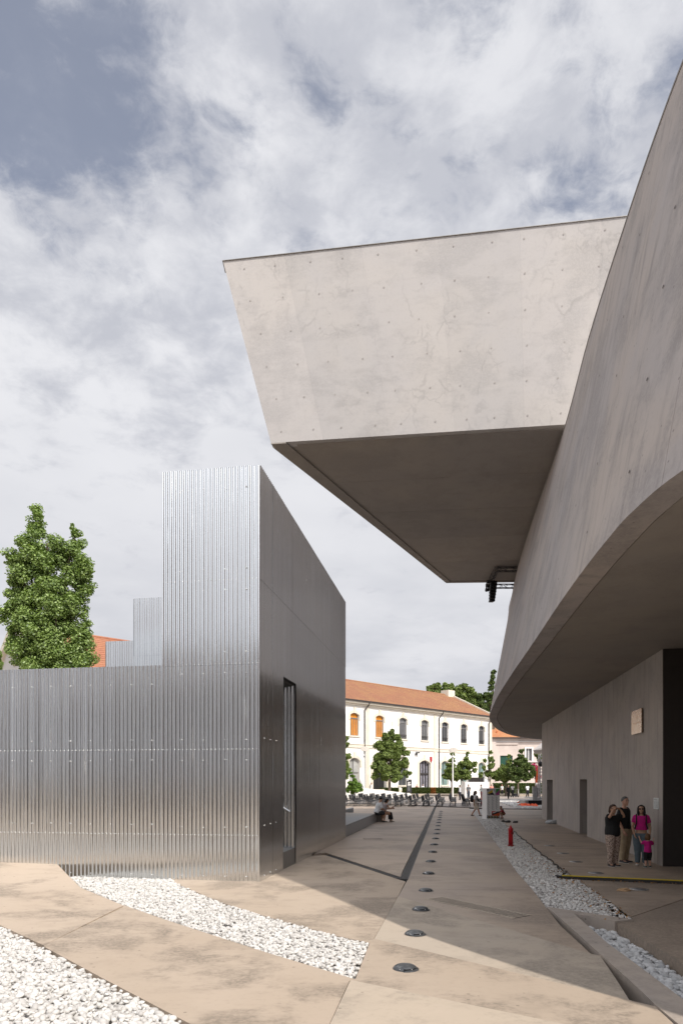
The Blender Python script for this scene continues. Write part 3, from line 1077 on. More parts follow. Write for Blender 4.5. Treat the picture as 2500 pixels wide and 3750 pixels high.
edges = sorted([0.0, *s_d1, *s_d2, *s_j, WL])
for a, b in zip(edges[:-1], edges[1:]):
    mid = (a + b) / 2
    door = any(d_[0] < mid < d_[1] for d_ in (s_d1, s_d2))
    wall_piece(a, b, DH if door else -0.05, SOF + 0.01, gap=0.001 if door else 0.003)
for d_ in (s_d1, s_d2):
    b = MB()
    p = [WA + wd * d_[0] + wn * 0.62, WA + wd * d_[1] + wn * 0.62, WA + wd * d_[1] + wn * 0.7, WA + wd * d_[0] + wn * 0.7]
    b.poly_prism([(q.x, q.y) for q in p], 0, DH)
    dr = b.build('door', M['darkgrey'], museum)
    b = MB()
    q = WA + wd * (d_[0] + 0.2) + wn * 0.58
    b.tube([(q.x, q.y, 0.9), (q.x, q.y, 1.3)], 0.014, 8)
    b.build('handle', M['steel'], dr)
b = MB()
q0, q1 = WA + wd * 0.05 + wn * 0.02, WA + wd * 0.3 + wn * 0.02
b.poly_prism([tuple(WA - wd * .05 + wn * .002), tuple(WA - wd * .05 + wn * 7), tuple(WA - wd * .006 + wn * 7), tuple(WA - wd * .006 + wn * .002)], 0.0, SOF + 0.01)
b.build('shade_sheet', M['shade_brown'], museum)  # thin dark sheet standing in for the deeply shaded return

# -------- cantilever
SZ = CAM_H + 11.2
FL, FR = Vector((-2.33, 22.58)), Vector((14.2, 20.51))
BL, BRt = Vector((5.88, 38.4)), Vector((16.0, 38.0))
FLt, FRt = Vector((-3.81, 22.0)), Vector((15.0, 19.33))
BLt, BRtt = Vector((4.8, 39.2)), Vector((16.0, 38.8))
ZT = 18.91


def cant_face(u0, u1, gap=0.004):
    b = MB()
    def P(u, v, dy=0.0):
        lo, hi = FL.lerp(FR, u), FLt.lerp(FRt, u)
        p = lo.lerp(hi, v)
        return (p.x + dy * 0.12, p.y + dy, SZ + (ZT - SZ) * v)
    du = gap / (FR - FL).length
    a, c = u0 + (du if u0 > 0 else 0), u1 - du
    b.prism_pts([P(a, 0), P(c, 0), P(c, 1), P(a, 1)], [P(a, 0, 0.35), P(c, 0, 0.35), P(c, 1, 0.35), P(a, 1, 0.35)])
    return b.build('concrete_panel', M['cantilever'], museum)


us = [0, 0.105, 0.235, 0.36, 0.49, 0.615, 0.74, 0.87, 1.0]
for a, b in zip(us[:-1], us[1:]):
    cant_face(a, b, 0.0005)
b = MB()                                       # body behind the face
b.prism_pts([(p.x, p.y, SZ) for p in (FL + Vector((0.06, 0.37)), FR + Vector((0, 0.37)), BRt, BL)],
            [(p.x, p.y, ZT - 0.02) for p in (FLt + Vector((0.12, 0.37)), FRt + Vector((0, 0.37)), BRtt, BLt)])
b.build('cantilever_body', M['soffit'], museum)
b = MB()
b.prism_pts([(FLt.x - .02, FLt.y - .03, ZT + .002), (FRt.x, FRt.y - .03, ZT + .002), (FRt.x, FRt.y + .5, ZT + .002), (FLt.x - .02, FLt.y + .5, ZT + .002)],
            [(FLt.x - .02, FLt.y - .03, ZT + .02), (FRt.x, FRt.y - .03, ZT + .02), (FRt.x, FRt.y + .5, ZT + .02), (FLt.x - .02, FLt.y + .5, ZT + .02)])
b.build('coping', M['coping'], museum)
# soffit boards with fine joints, inside a border band and a dark drip groove
ld = (BL - FL).normalized()
ln = Vector((ld.y, -ld.x))


def soff_pt(u, v):
    p = FL.lerp(FR, u).lerp(BL.lerp(BRt, u), v)
    return p


vv = [0.012, 0.19, 0.37, 0.56, 0.77, 0.965]
uu = [0.045, 0.70, 0.985]
for v0, v1 in zip(vv[:-1], vv[1:]):
    for u0, u1 in zip(uu[:-1], uu[1:]):
        e = 0.00035
        q = [soff_pt(u0 + e, v0 + e), soff_pt(u1 - e, v0 + e), soff_pt(u1 - e, v1 - e), soff_pt(u0 + e, v1 - e)]
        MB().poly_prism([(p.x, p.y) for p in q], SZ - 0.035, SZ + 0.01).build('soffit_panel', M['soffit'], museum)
b = MB()
q = [soff_pt(0, 0), soff_pt(0.030, 0.0), soff_pt(0.030, 0.985), soff_pt(0.98, 0.985), soff_pt(0.98, 1), soff_pt(0, 1)]
b.poly_prism([(p.x, p.y) for p in q], SZ - 0.04, SZ - 0.001)
b.build('soffit_border', M['soffit'], museum)
pts, nr = [], []
for u in np.arange(0.03, 0.80, 0.0585):
    for v in (0.06, 0.24, 0.42, 0.60, 0.78, 0.95):
        uu_ = u + RNG.normal() * 0.003
        lo, hi = FL.lerp(FR, uu_), FLt.lerp(FRt, uu_)
        p = lo.lerp(hi, v)
        pts.append((p.x, p.y, SZ + (ZT - SZ) * v))
        nr.append((-0.125, -0.99, -0.1))
o = tie_discs(pts, nr, 0.026).build('tie_holes', M['tie'], museum)
o['kind'] = 'stuff'
# small far arm of the museum, above the stage at the right
b = MB()
a0, a1 = at(1950, 2747, 70), at(2050, 2748, 70)
z0, z1 = a0[2], at(1950, 2700, 70)[2]
b.prism_pts([(a0[0], 70, z0), (a1[0] + 8, 66, z0 + .3), (a1[0] + 8, 80, z0 + .3), (a0[0] + 3, 80, z0)],
            [(a0[0] + 1.2, 70, z1 - .3), (a1[0] + 8, 66, z1 + 1.5), (a1[0] + 8, 80, z1 + 1.5), (a0[0] + 4, 80, z1)])
b.build('far_canopy', M['cantilever'], museum)

# -------- plaque and notice on the under-wing wall
def on_wall(px, py, out=0.0):
    s = wall_s(px)
    p = WA + wd * s
    Y = p.y
    z = CAM_H - (py - HZ) / FPX * Y
    p = p - wn * out
    return (p.x, p.y, z)


pq = thing('wall_plaque', 'bronze plaque with an engraved emblem and line of lettering high on the concrete wall', 'plaque', on_wall(2336, 2690))
def wall_plate(px0, px1, zlo, zhi, o0, o1, parent, nm, mat):
    s0, s1 = wall_s(px0), wall_s(px1)
    p0, p1 = WA + wd * s0, WA + wd * s1
    b = MB()
    q = [p0 - wn * o0, p1 - wn * o0, p1 - wn * o1, p0 - wn * o1]
    b.poly_prism([(v.x, v.y) for v in q], zlo, zhi)
    return b.build(nm, mat, parent)
zt, zb = on_wall(2336, 2600)[2], on_wall(2336, 2687)[2]
wall_plate(2318, 2355, zb, zt, 0.02, 0.06, pq, 'plate', M['brass'])
wall_plate(2319.5, 2353.5, zb + .04, zt - .04, -0.001, 0.021, pq, 'back_spacer', M['joint'])
hh = zt - zb
for k in range(9):
    x0 = 2321.5 + k * 3.3
    wall_plate(x0, x0 + 2.0, zb + hh * .42, zb + hh * (.47 if k % 3 else .49), 0.058, 0.066, pq, 'raised_letter', M['brass_light'])
for k in range(5):
    x0 = 2332 + k * 2.2
    wall_plate(x0, x0 + 1.4, zb + hh * (.60 + .02 * abs(2 - k)), zb + hh * .66, 0.058, 0.066, pq, 'raised_emblem', M['brass_light'])
nt = thing('wall_notice', 'small white notice sheet on the concrete wall beside the dark corner', 'notice', on_wall(2402, 2964))
zt, zb = on_wall(2402, 2922)[2], on_wall(2402, 2963)[2]
wall_plate(2393, 2411, zb, zt, 0.001, 0.016, nt, 'board', M['paper'])
hh = zt - zb
for k in range(9):
    wall_plate(2395, 2401.0, zb + hh * (.12 + .065 * k), zb + hh * (.14 + .065 * k), 0.012, 0.019, nt, 'text_line', M['printgrey'])
    wall_plate(2402.5, 2409, zb + hh * (.12 + .065 * k), zb + hh * (.14 + .065 * k), 0.012, 0.019, nt, 'text_line', M['printgrey'])
wall_plate(2395, 2407, zb + hh * .82, zb + hh * .86, 0.012, 0.019, nt, 'text_line', M['printgrey'])

# ================================================================ CORRUGATED METAL PAVILION
CNR = Vector((-1.775, 14.69))
e1 = Vector((0.1661, 0.9861))                  # along the right face, away
e2 = Vector((-0.9861, 0.1661))                 # along the front, to the left
pav = thing('metal_pavilion', 'pavilion clad in shiny corrugated metal with three stepped towers and a low wall', 'pavilion', (CNR.x, CNR.y, 0))
ROWS = [-0.02, 1.0, 2.86, 4.71, 6.53, 8.95]
PITCH, AMP = 0.0935, 0.0165


def sheet(p, d, nrm, w, z0, z1, ph=0.0, out=0.0, amp=AMP, pitch=PITCH, r12=(0.0, 0.0)):
    """one corrugated sheet, a thin closed-edge skin"""
    seg = 10
    n = max(2, int(round(w / pitch * seg))) + 1
    b = MB()
    vs_ = []
    r1, r2 = r12
    for i in range(n):
        s = w * i / (n - 1)
        a = 2 * math.pi * (s / pitch) + ph + 0.14 * math.sin(17.0 * s + r1) + 0.05 * math.sin(41.0 * s + r2)
        # rounded trapezoid-like wave
        h = (math.sin(a) + 0.12 * math.sin(3 * a)) * (1 + 0.07 * math.sin(23.0 * s + r2) + 0.03 * math.sin(58.0 * s + r1))
        q = p + d * s + nrm * (out + amp * h)
        vs_ += [(q.x, q.y, z0), (q.x, q.y, z1)]
    front = (d.x * nrm.y - d.y * nrm.x) < 0
    fs_ = [(2 * i, 2 * i + 2, 2 * i + 3, 2 * i + 1) if front else (2 * i, 2 * i + 1, 2 * i + 3, 2 * i + 2) for i in range(n - 1)]
    b.add(vs_, fs_, True)
    return b.build('corrugated_sheet', M['sheet'], pav)


def clad(p, d, nrm, L, rows, sw=0.968, skip=None, jit=True):
    n = max(1, int(round(L / sw)))
    for j in range(n):
        s0, s1 = L * j / n, L * (j + 1) / n
        r12 = (RNG.random() * 6.28, RNG.random() * 6.28)
        pj = RNG.normal() * 0.07 if jit else 0
        for r_ in range(len(rows) - 1):
            if skip and skip(s0, s1, rows[r_], rows[r_ + 1]):
                continue
            o_ = 0.004 * (r_ % 2) + (0.002 * (j % 2))
            sheet(p + d * s0, d, nrm, s1 - s0 + 0.02, rows[r_] - (0.03 if r_ else 0), rows[r_ + 1],
                  2 * math.pi * s0 / PITCH + pj, 0.03 + o_ + r_ * 0.003, r12=(r12[0] + RNG.normal() * .25, r12[1] + RNG.normal() * .25))


nf, nr_ = -e1, -e2                             # outward normals of the front and of the right face
TW, TL = 2.16, 11.35
LOWL = 10.4
# right face: parts before, above and after the door recess
D0, D1, DZ = 1.90, 3.28, 4.69
clad(CNR, e1, nr_, D0, ROWS[:4])
clad(CNR + e1 * D1, e1, nr_, TL - D1, ROWS[:4])
clad(CNR, e1, nr_, TL, ROWS[3:])
clad(CNR, e2, nf, TW, ROWS)
clad(CNR + e2 * TW, e2, nf, LOWL - TW, ROWS[:4])
clad(CNR + e2 * TW, e1, e2, TL, ROWS[3:])      # left side of the tower
clad(CNR + e2 * TW + e1 * TL, -e2, e1, TW, ROWS, jit=False)
# door recess
clad(CNR + e1 * D1 + e2 * 0.56, -e2, -e1, 0.56, [0.42, 2.86, 4.69], 1.0)
clad(CNR + e1 * D0, e2, e1, 0.5, [0.42, 2.86, 4.69], 0.95)
clad(CNR + e1 * D0 + e2 * 0.52, e1, nr_, D1 - D0, [0.42, 2.86, 4.69], 0.7)
b = MB()
def fp(u, v):
    q = CNR + e1 * u + e2 * v
    return (q.x, q.y)
b.poly_prism([fp(D0 + .02, -0.02), fp(D1 - .02, -0.02), fp(D1 - .02, 0.97), fp(D0 + .02, 0.97)], 0.0, 0.42)
b.build('door_step', M['plate'], pav)
b = MB()
q0, q1 = CNR + e1 * (D1 - 0.14) + e2 * 0.52, CNR + e1 * (D1 - 0.10) + e2 * 0.10
b.tube([(q0.x, q0.y, 1.62), (q1.x, q1.y, 1.36)], 0.022, 10)
for q, z in ((q0.lerp(q1, .15), 1.58), (q0.lerp(q1, .85), 1.40)):
    b.tube([(q.x, q.y, z), (q.x + e1.x * .1, q.y + e1.y * .1, z)], 0.012, 8)
b.build('handle', M['chrome'], pav)
# unseen dark boxes added behind the skins against light leaks
b = MB()
b.poly_prism([fp(D1 + .04, 0.03), fp(TL - .03, 0.03), fp(TL - .03, TW - .03), fp(.03, TW - .03), fp(.03, .03), fp(D0 - .04, .03), fp(D0 - .04, 1.05), fp(D1 + .04, 1.05)], 0.0, 4.66)
b.poly_prism([fp(.03, .03), fp(TL - .03, .03), fp(TL - .03, TW - .03), fp(.03, TW - .03)], 4.66, 8.80)
b.poly_prism([fp(.03, TW + .03), fp(.5, TW + .03), fp(.5, LOWL), fp(.03, LOWL)], 0.0, 4.62)
b.build('leak_block', M['void'], pav)
# corner trim
b = MB()
b.tube([(CNR.x, CNR.y, -0.02), (CNR.x, CNR.y, 8.94)], 0.042, 12)
b.build('corner_trim', M['sheet'], pav)
# two stepped towers further back
for (pxl, Y, wl) in ((493, 25.4, 3.0), (390, 33.2, 3.4)):
    x = (pxl - CX) / FPX * Y
    p = Vector((x, Y))
    clad(p, -e2, nf, wl, [-0.02, 2.86, 4.71, 6.85, 8.95])
    clad(p, e1, e2, 3.0, [4.71, 6.85, 8.95])
    b = MB()
    q = [p - e2 * .04 + e1 * .04, p - e2 * (wl - .04) + e1 * .04, p - e2 * (wl - .04) + e1 * 3, p - e2 * .04 + e1 * 3]
    b.poly_prism([(v.x, v.y) for v in q], 0.0, 8.85)
    b.build('leak_block', M['void'], pav)
# screws in rows near each joint
b = MB()
def screws(p, d, nrm, L, zs):
    n = int(L / 0.484)
    for z in zs:
        for k in range(n):
            s = (k + 0.55) * 0.484
            q = p + d * s + nrm * 0.05
            b.ellipsoid((q.x, q.y, z + RNG.normal() * 0.006), (0.013, 0.013, 0.013), 6, 4)
screws(CNR, e2, nf, TW, (0.10, 0.82 + .35, 2.62, 3.06, 4.5, 4.95, 6.3, 6.75, 8.5))
screws(CNR + e2 * TW, e2, nf, LOWL - TW, (0.10, 1.2, 2.62, 3.06, 4.3))
screws(CNR, e1, nr_, D0, (0.10, 1.2, 3.1))
for z, L_ in ((1.0, LOWL), (2.86, LOWL), (4.71, TW), (6.53, TW)):     # tiny screws added on every rib to make the sheet joints sparkle
    for k in range(int(L_ / PITCH)):
        q = CNR + e2 * ((k + .25) * PITCH) + nf * .052
        b.ellipsoid((q.x, q.y, z - .012), (.011, .011, .013), 6, 4)
o = b.build('screws', M['screw'], pav)
o['kind'] = 'stuff'
# low bench-like platform running on from the right face
b = MB()
PL = 22.0
b.poly_prism([fp(TL + .05, 0.02), fp(PL, 0.02), fp(PL + .3, -.28), fp(PL + .34, 5), fp(TL + .05, 9)], 0.0, 0.40)
b.build('platform', M['plate'], pav)
b = MB()
b.poly_prism([fp(TL + .05, 0.04), fp(PL - .02, 0.04), fp(PL + .25, 5), fp(TL + .05, 9)], 0.40, 0.45)
b.build('platform_top', M['screed'], pav)
b = MB()
q0, q1 = at(1225, 2975, 37.5), at(1294, 2975, 37.5)
b.prism_pts([(q0[0], 37.5, .44), (q1[0], 37.5, .44), (q1[0], 39, .44), (q0[0], 39, .44)], [(q0[0], 37.5, .47), (q1[0], 37.5, .70), (q1[0], 39, .70), (q0[0], 39, .47)])
b.build('wedge_seat', M['plate'], pav)

# ================================================================ WHITE BARRACK BUILDING
class Facade:
    """wall frame: s metres along the wall, z up, o metres out towards the viewer"""
    def __init__(f, A, d):
        f.A, f.d = Vector(A), Vector(d).normalized()
        f.n = Vector((f.d.y, -f.d.x))

    def p(f, s, z, o=0.0):
        q = f.A + f.d * s + f.n * o
        return (q.x, q.y, z)

    def box(f, mb, s0, s1, z0, z1, o0, o1):
        return mb.prism_pts([f.p(s0, z0, o0), f.p(s1, z0, o0), f.p(s1, z0, o1), f.p(s0, z0, o1)],
                            [f.p(s0, z1, o0), f.p(s1, z1, o0), f.p(s1, z1, o1), f.p(s0, z1, o1)])

    def poly(f, mb, sz, o0, o1):
        """prism from an outline in the wall plane; concave-safe"""
        pts = [Vector((s, z, 0)) for s, z in sz]
        n = len(pts)
        tri = tessellate_polygon([pts])
        vs_ = [f.p(s, z, o0) for s, z in sz] + [f.p(s, z, o1) for s, z in sz]
        ar = sum(sz[i][0] * sz[(i + 1) % n][1] - sz[(i + 1) % n][0] * sz[i][1] for i in range(n))
        fs_ = []
        for t in tri:
            a, b_, c = (sz[i] for i in t)
            if (b_[0] - a[0]) * (c[1] - a[1]) - (b_[1] - a[1]) * (c[0] - a[0]) < 0:
                t = t[::-1]
            fs_.append(tuple(i + n for i in t))
            fs_.append(tuple(t[::-1]))
        for i in range(n):
            q = (i, (i + 1) % n, n + (i + 1) % n, n + i)
            fs_.append(q if ar > 0 else q[::-1])
        return mb.add(vs_, fs_)


def arch(s0, s1, z0, zs, rise, m=8):
    """outline of a segment-arched opening, counter-clockwise"""
    c = (s0 + s1) / 2
    h = (s1 - s0) / 2
    Rr = (h * h + rise * rise) / (2 * rise)
    out = [(s0, z0), (s1, z0)]
    for k in range(m + 1):
        x = s1 - (s1 - s0) * k / m
        z = zs + math.sqrt(max(0, Rr * Rr - (x - c) ** 2)) - (Rr - rise)
        out.append((x, z))
    return out


def wall_with_holes(F, mb, s0, s1, z0, z1, holes, th=0.55):
    outer = [Vector((s0, z0, 0)), Vector((s1, z0, 0)), Vector((s1, z1, 0)), Vector((s0, z1, 0))]
    loops = [outer] + [[Vector((s, z, 0)) for s, z in h][::-1] for h in holes]
    flat = [v for l in loops for v in l]
    tri = tessellate_polygon(loops)
    vs_ = [F.p(v.x, v.y, 0) for v in flat]
    fs_ = []
    for t in tri:
        a, b_, c = (flat[i] for i in t)
        if (b_.x - a.x) * (c.y - a.y) - (b_.y - a.y) * (c.x - a.x) < 0:
            t = t[::-1]
        fs_.append(tuple(t))
    mb.add(vs_, fs_)
    for h in holes:
        n = len(h)
        vs_ = [F.p(s, z, 0) for s, z in h] + [F.p(s, z, -th) for s, z in h]
        mb.add(vs_, [(i, n + i, n + (i + 1) % n, (i + 1) % n) for i in range(n)])


XA, YA = 0.56, 100.0
F1 = Facade((XA, YA), (1, 1))
bar_ = thing('barrack_building', 'long white two-storey building with cream trim, arched windows and a clay tile roof', 'building', (XA, YA, 0))
SL, SR = -8.0, 38.75
EZ = 14.05
WC = [1.96 + 5.585 * k for k in range(7)]
up = [arch(c - 0.95, c + 0.95, 8.96, 12.06, 0.28) for c in WC]
lowk = ['win', 'dark', 'win', 'door', 'win', 'win', 'win']
lo = []
for c, k in zip(WC, lowk):
    if k == 'door':
        lo.append(arch(c - 1.45, c + 1.45, 0.3, 5.15, 0.5))
    elif k == 'dark':
        lo.append(arch(c - 1.55, c + 1.55, 0.3, 4.9, 0.5))
    else:
        lo.append(arch(c - 1.12, c + 1.12, 1.55, 5.2, 0.48))
b = MB()
wall_with_holes(F1, b, SL, SR, 0, EZ, up + lo)
b.build('wall', M['white_wall'], bar_)
b = MB()
F1.box(b, SL, SR, 0, EZ, -18.7, -0.62)
b.build('inner_mass', M['darkgrey'], bar_)
b = MB()
F1.box(b, SR - 0.003, SR + 0.02, 0, EZ, -18.7, -0.02)
b.build('end_wall', M['white_wall'], bar_)


def surround(c, hw, zs, rise, drop, w=0.42, name='window_surround', parent=None, to=None):
    """cream moulding round the arched head with a keystone"""
    outer = arch(c - hw - w, c + hw + w, 0, zs + 0.12, rise + w * 0.75)[2:]
    inner = arch(c - hw, c + hw, 0, zs, rise)[2:]
    zb = zs - drop if to is None else to
    poly = [(c + hw, zb), (c + hw + w, zb)] + outer + [(c - hw - w, zb), (c - hw, zb)] + inner[::-1]
    b = MB()
    F1.poly(b, poly, 0.0, 0.07)
    top = zs + 0.12 + rise + w * 0.75
    F1.box(b, c - 0.24, c + 0.24, top - 0.45, top + 0.42, 0.003, 0.13)
    return b.build(name, M['cream'], parent)


def window(c, hw, z0, zs, rise, mat, bars=True, sill=True, parent=None, label=None, rec=0.26):
    b = MB()
    out = arch(c - hw, c + hw, z0, zs, rise)
    inn = arch(c - hw + .09, c + hw - .09, z0 + .09, zs, rise - .05)
    n = len(out)
    vs_ = [F1.p(s, z, -rec) for s, z in out] + [F1.p(s, z, -rec) for s, z in inn]
    b.add(vs_, [(i, (i + 1) % n, n + (i + 1) % n, n + i) for i in range(n)])
    F1.box(b, c - hw, c + hw, zs - 0.55, zs - 0.42, -rec - .04, -rec + .05)
    for k in (-0.5, 0, 0.5):
        F1.box(b, c + k * hw - .045, c + k * hw + .045, z0, zs - 0.55, -rec - .04, -rec + .04)
    o = b.build('window', M['frame'], parent)
    if label:
        o['label'] = label
    b = MB()
    F1.poly(b, out, -rec - 0.12, -rec - 0.05)
    b.build('pane', mat, o)
    if bars:
        b = MB()
        F1.box(b, c - hw, c + hw, z0 + .62, z0 + .70, -.12, -.06)
        for k in range(7):
            s = c - hw + .1 + (2 * hw - .2) * k / 6
            F1.box(b, s - .015, s + .015, z0, z0 + .62, -.11, -.08)
        b.build('railing', M['gutter'], o)
    if sill:
        b = MB()
        F1.box(b, c - hw - .18, c + hw + .18, z0 - .20, z0 + .004, -.30, .16)
        b.build('sill', M['cream'], o)
    return o


mats_up = ['orange_blind', 'orange_blind', 'glass_grey', 'glass_grey', 'glass_dark', 'glass_dark', 'glass_dark']
for i, c in enumerate(WC):
    surround(c, 0.95, 12.06, 0.28, 0.75, parent=bar_)
    window(c, 0.95, 8.96, 12.06, 0.28, M[mats_up[i]], bars=i > 1, parent=bar_, label='arched window with an orange blind' if i < 2 else None)
mats_lo = ['glass_pale', None, 'glass_dark', None, 'glass_green', 'glass_green', 'glass_green']
for i, (c, k) in enumerate(zip(WC, lowk)):
    if k == 'win':
        surround(c, 1.12, 5.2, 0.48, 0.9, parent=bar_)
        b = MB()
        out = arch(c - 1.12, c + 1.12, 1.55, 5.2, .48)
        F1.box(b, c - 1.12, c + 1.12, 3.45, 3.55, -.40, -.30)
        F1.box(b, c - .05, c + .05, 1.55, 5.6, -.40, -.30)
        o = b.build('window', M['frame'], bar_)
        b = MB()
        F1.poly(b, out, -.5, -.41)
        b.build('pane', M[mats_lo[i]], o)
        b = MB()
        F1.box(b, c - 1.3, c + 1.3, 1.35, 1.554, -.3, .16)
        b.build('sill', M['cream'], o)
    elif k == 'door':
        surround(c, 1.45, 5.15, .5, 0, w=.5, to=0.3, parent=bar_)
        b = MB()
        for s in (-1.4, -.72, 0, .72, 1.4):
            F1.box(b, c + s - .07, c + s + .07, .3, 5.5, -.46, -.34)
        F1.box(b, c - 1.45, c + 1.45, 3.35, 3.55, -.455, -.335)
        o = b.build('door', M['gutter'], bar_)
        o['label'] = 'tall glazed door with grey curtains'
        b = MB()
        vs_, fs_ = [], []
        nn_ = 60
        for q in range(nn_ + 1):
            s = c - 1.42 + 2.84 * q / nn_
            oo = -.56 + .035 * math.sin(q * 1.55)
            vs_ += [F1.p(s, .3, oo), F1.p(s, 5.6, oo)]
        b.add(vs_, [(2 * q, 2 * q + 2, 2 * q + 3, 2 * q + 1) for q in range(nn_)], True)
        b.build('curtain', M['curtain'], o)
    else:
        surround(c, 1.55, 4.9, .5, 0, w=.5, to=0.3, parent=bar_)
        b = MB()
        F1.poly(b, arch(c - 1.5, c + 1.5, .3, 4.9, .48), -.55, -.45)
        o = b.build('door', M['black_matt'], bar_)
        b = MB()
        F1.box(b, c - .04, c + .04, .3, 5.2, -.45, -.38)
        b.build('frame', M['gutter'], o)
for s0, s1 in ((-6.2, -5.5), (4.45, 5.15), (21.1, 21.85), (37.95, 38.74)):
    b = MB()
    F1.box(b, s0, s1, 0, EZ - .55, 0.0, 0.10)
    b.build('pilaster', M['cream'], bar_)
b = MB()
F1.box(b, SL, SR + .12, 7.18, 7.66, 0.0, 0.13)
F1.box(b, SL, SR + .14, 7.66, 7.78, 0.0, 0.20)
b.build('string_course', M['cream'], bar_)
b = MB()
F1.box(b, SL, SR + .10, .02, .95, 0.0, 0.09)
b.build('plinth', M['cream'], bar_)
b = MB()
F1.box(b, SL, SR + .2, EZ - .58, EZ - .30, 0.0, .32)
F1.box(b, SL, SR + .3, EZ - .30, EZ - .02, 0.0, .62)
b.build('cornice', M['cream'], bar_)
b = MB()
F1.box(b, SL, SR + .2, EZ - .02, EZ + .18, .45, .86)
b.build('gutter', M['gutter'], bar_)
for s in (4.0, 22.45, 37.6):
    b = MB()
    b.tube([F1.p(s + .5, EZ, .66), F1.p(s + .5, EZ - .35, .60), F1.p(s, EZ - 1.1, .16), F1.p(s, .1, .16)], .085, 8)
    b.build('downpipe', M['gutter'], bar_)
# roof: stepped courses of tiles
RW, RH = 9.35, 4.85
b = MB()
nc = 34
for k in range(nc):
    t0, t1 = k / nc, (k + 1) / nc
    o0, o1 = .80 - (RW + .80) * t0, .80 - (RW + .80) * t1
    z0, z1 = EZ + .10 + RH * t0, EZ + .10 + RH * t1
    b.add([F1.p(SL, z0 + .07, o0), F1.p(SR + .1, z0 + .07, o0), F1.p(SR + .1, z1 + .02, o1), F1.p(SL, z1 + .02, o1), F1.p(SL, z0, o0), F1.p(SR + .1, z0, o0)],
          [(0, 1, 2, 3), (4, 5, 1, 0)])
b.add([F1.p(SL, EZ + RH + .1, -RW), F1.p(SR + .1, EZ + RH + .1, -RW), F1.p(SR + .1, EZ, -18.9), F1.p(SL, EZ, -18.9)], [(0, 1, 2, 3)])
roof = b.build('roof', M['roof'], bar_)
b = MB()
b.tube([F1.p(SL, EZ + RH + .16, -RW), F1.p(SR, EZ + RH + .16, -RW)], .14, 8)
b.build('ridge_tiles', M['roof'], roof)
# gable parapet at the right end with its little block on the ridge
b = MB()
F1.poly(b, [(0, 0)] * 0 + [(SR - .55, EZ + .1), (SR + .1, EZ + .1), (SR + .1, EZ + .55), (SR - .55, EZ + .55)], -.4, .7)
for k in range(10):
    t0, t1 = k / 10, (k + 1) / 10
    o0, o1 = .7 - (RW + .7) * t0, .7 - (RW + .7) * t1
    z0, z1 = EZ + .12 + RH * t0, EZ + .12 + RH * t1
    b.prism_pts([F1.p(SR - .3, z0 - .4, o0), F1.p(SR + .12, z0 - .4, o0), F1.p(SR + .12, z1 - .4, o1), F1.p(SR - .3, z1 - .4, o1)],
                [F1.p(SR - .3, z0 + .32, o0), F1.p(SR + .12, z0 + .32, o0), F1.p(SR + .12, z1 + .32, o1), F1.p(SR - .3, z1 + .32, o1)])
F1.box(b, SR - 1.9, SR + .2, EZ + RH - .4, EZ + RH + 1.0, -RW - .9, -RW + .9)
b.build('gable_parapet', M['cream'], bar_)
# small fittings on the facade
b = MB()
F1.box(b, 16.2, 16.5, 6.5, 6.75, 0, .25)
F1.box(b, 16.0, 16.75, 6.75, 6.95, .25, .55)
b.build('camera', M['darkgrey'], bar_)
b = MB()
F1.poly(b, [(20.05, 5.6), (20.25, 5.35), (20.45, 5.6), (20.45, 6.3), (20.05, 6.3)], 0, .2)
b.build('alarm_box', M['red'], bar_)
for s in (10.35, 11.7):
    b = MB()
    F1.box(b, s, s + .32, 11.0, 11.6, 0, .08)
    b.build('vent', M['cream'], bar_)

# ================================================================ second house, right
F2 = Facade(at(1800, 2862, 150)[:2], (1, 0.0))
hs = thing('rendered_house', 'pinkish old rendered house with green shutters and an orange tiled roof behind the trees', 'house', (F2.A.x, F2.A.y, 0))
sc2 = 150 / FPX
def s2(px):
    return (px - 1800) * sc2
def z2(py):
    return CAM_H + (HZ - py) * sc2
b = MB()
wall_with_holes(F2, b, s2(1780), s2(2060), 0, z2(2703), [[(s2(1924), z2(2785)), (s2(1946), z2(2785)), (s2(1946), z2(2741)), (s2(1924), z2(2741))],
    [(s2(1830), z2(2815)), (s2(1876), z2(2815)), (s2(1876), z2(2767)), (s2(1830), z2(2767))], [(s2(1806), z2(2790)), (s2(1812), z2(2790)), (s2(1812), z2(2743)), (s2(1806), z2(2743))]], .5)
b.build('wall', M['pink_wall'], hs)
b = MB()
F2.box(b, s2(1780), s2(2060), 0, z2(2704), -12, -.5)
b.build('inner_mass', M['darkgrey'], hs)
b = MB()
F2.box(b, s2(1780), s2(1813), 0, z2(2704), 0, .5)
F2.box(b, s2(1813), s2(1895), z2(2727), z2(2704), 0, .25)
b.build('projection', M['pink_wall'], hs)
b = MB()
F2.box(b, s2(1813), s2(2060), z2(2717), z2(2714.5), 0, .3)
F2.box(b, s2(1912), s2(2060), z2(2791), z2(2787), 0, .4)
b.build('string_course', M['grey_wall'], hs)
b = MB()
for (a0, a1, c0, c1) in ((1920, 1924.5, 2789, 2736), (1945.5, 1950, 2789, 2736), (1924.5, 1945.5, 2741, 2736)):
    F2.box(b, s2(a0), s2(a1), z2(c0), z2(c1), 0, .15)
w = b.build('window', M['white'], hs)
b = MB()
F2.box(b, s2(1924), s2(1946), z2(2785), z2(2741), -.45, -.35)
b.build('pane', M['glass_grey'], w)
b = MB()
F2.box(b, s2(1934), s2(1936), z2(2785), z2(2741), -.34, -.25)
b.build('mullion', M['white'], w)
b = MB()
for k in range(11):
    F2.box(b, s2(1830 + k * 2.6), s2(1830 + k * 2.6 + 1.7), z2(2815), z2(2767), -.4, -.3)
F2.box(b, s2(1830), s2(1876), z2(2815), z2(2767), -.46, -.41)
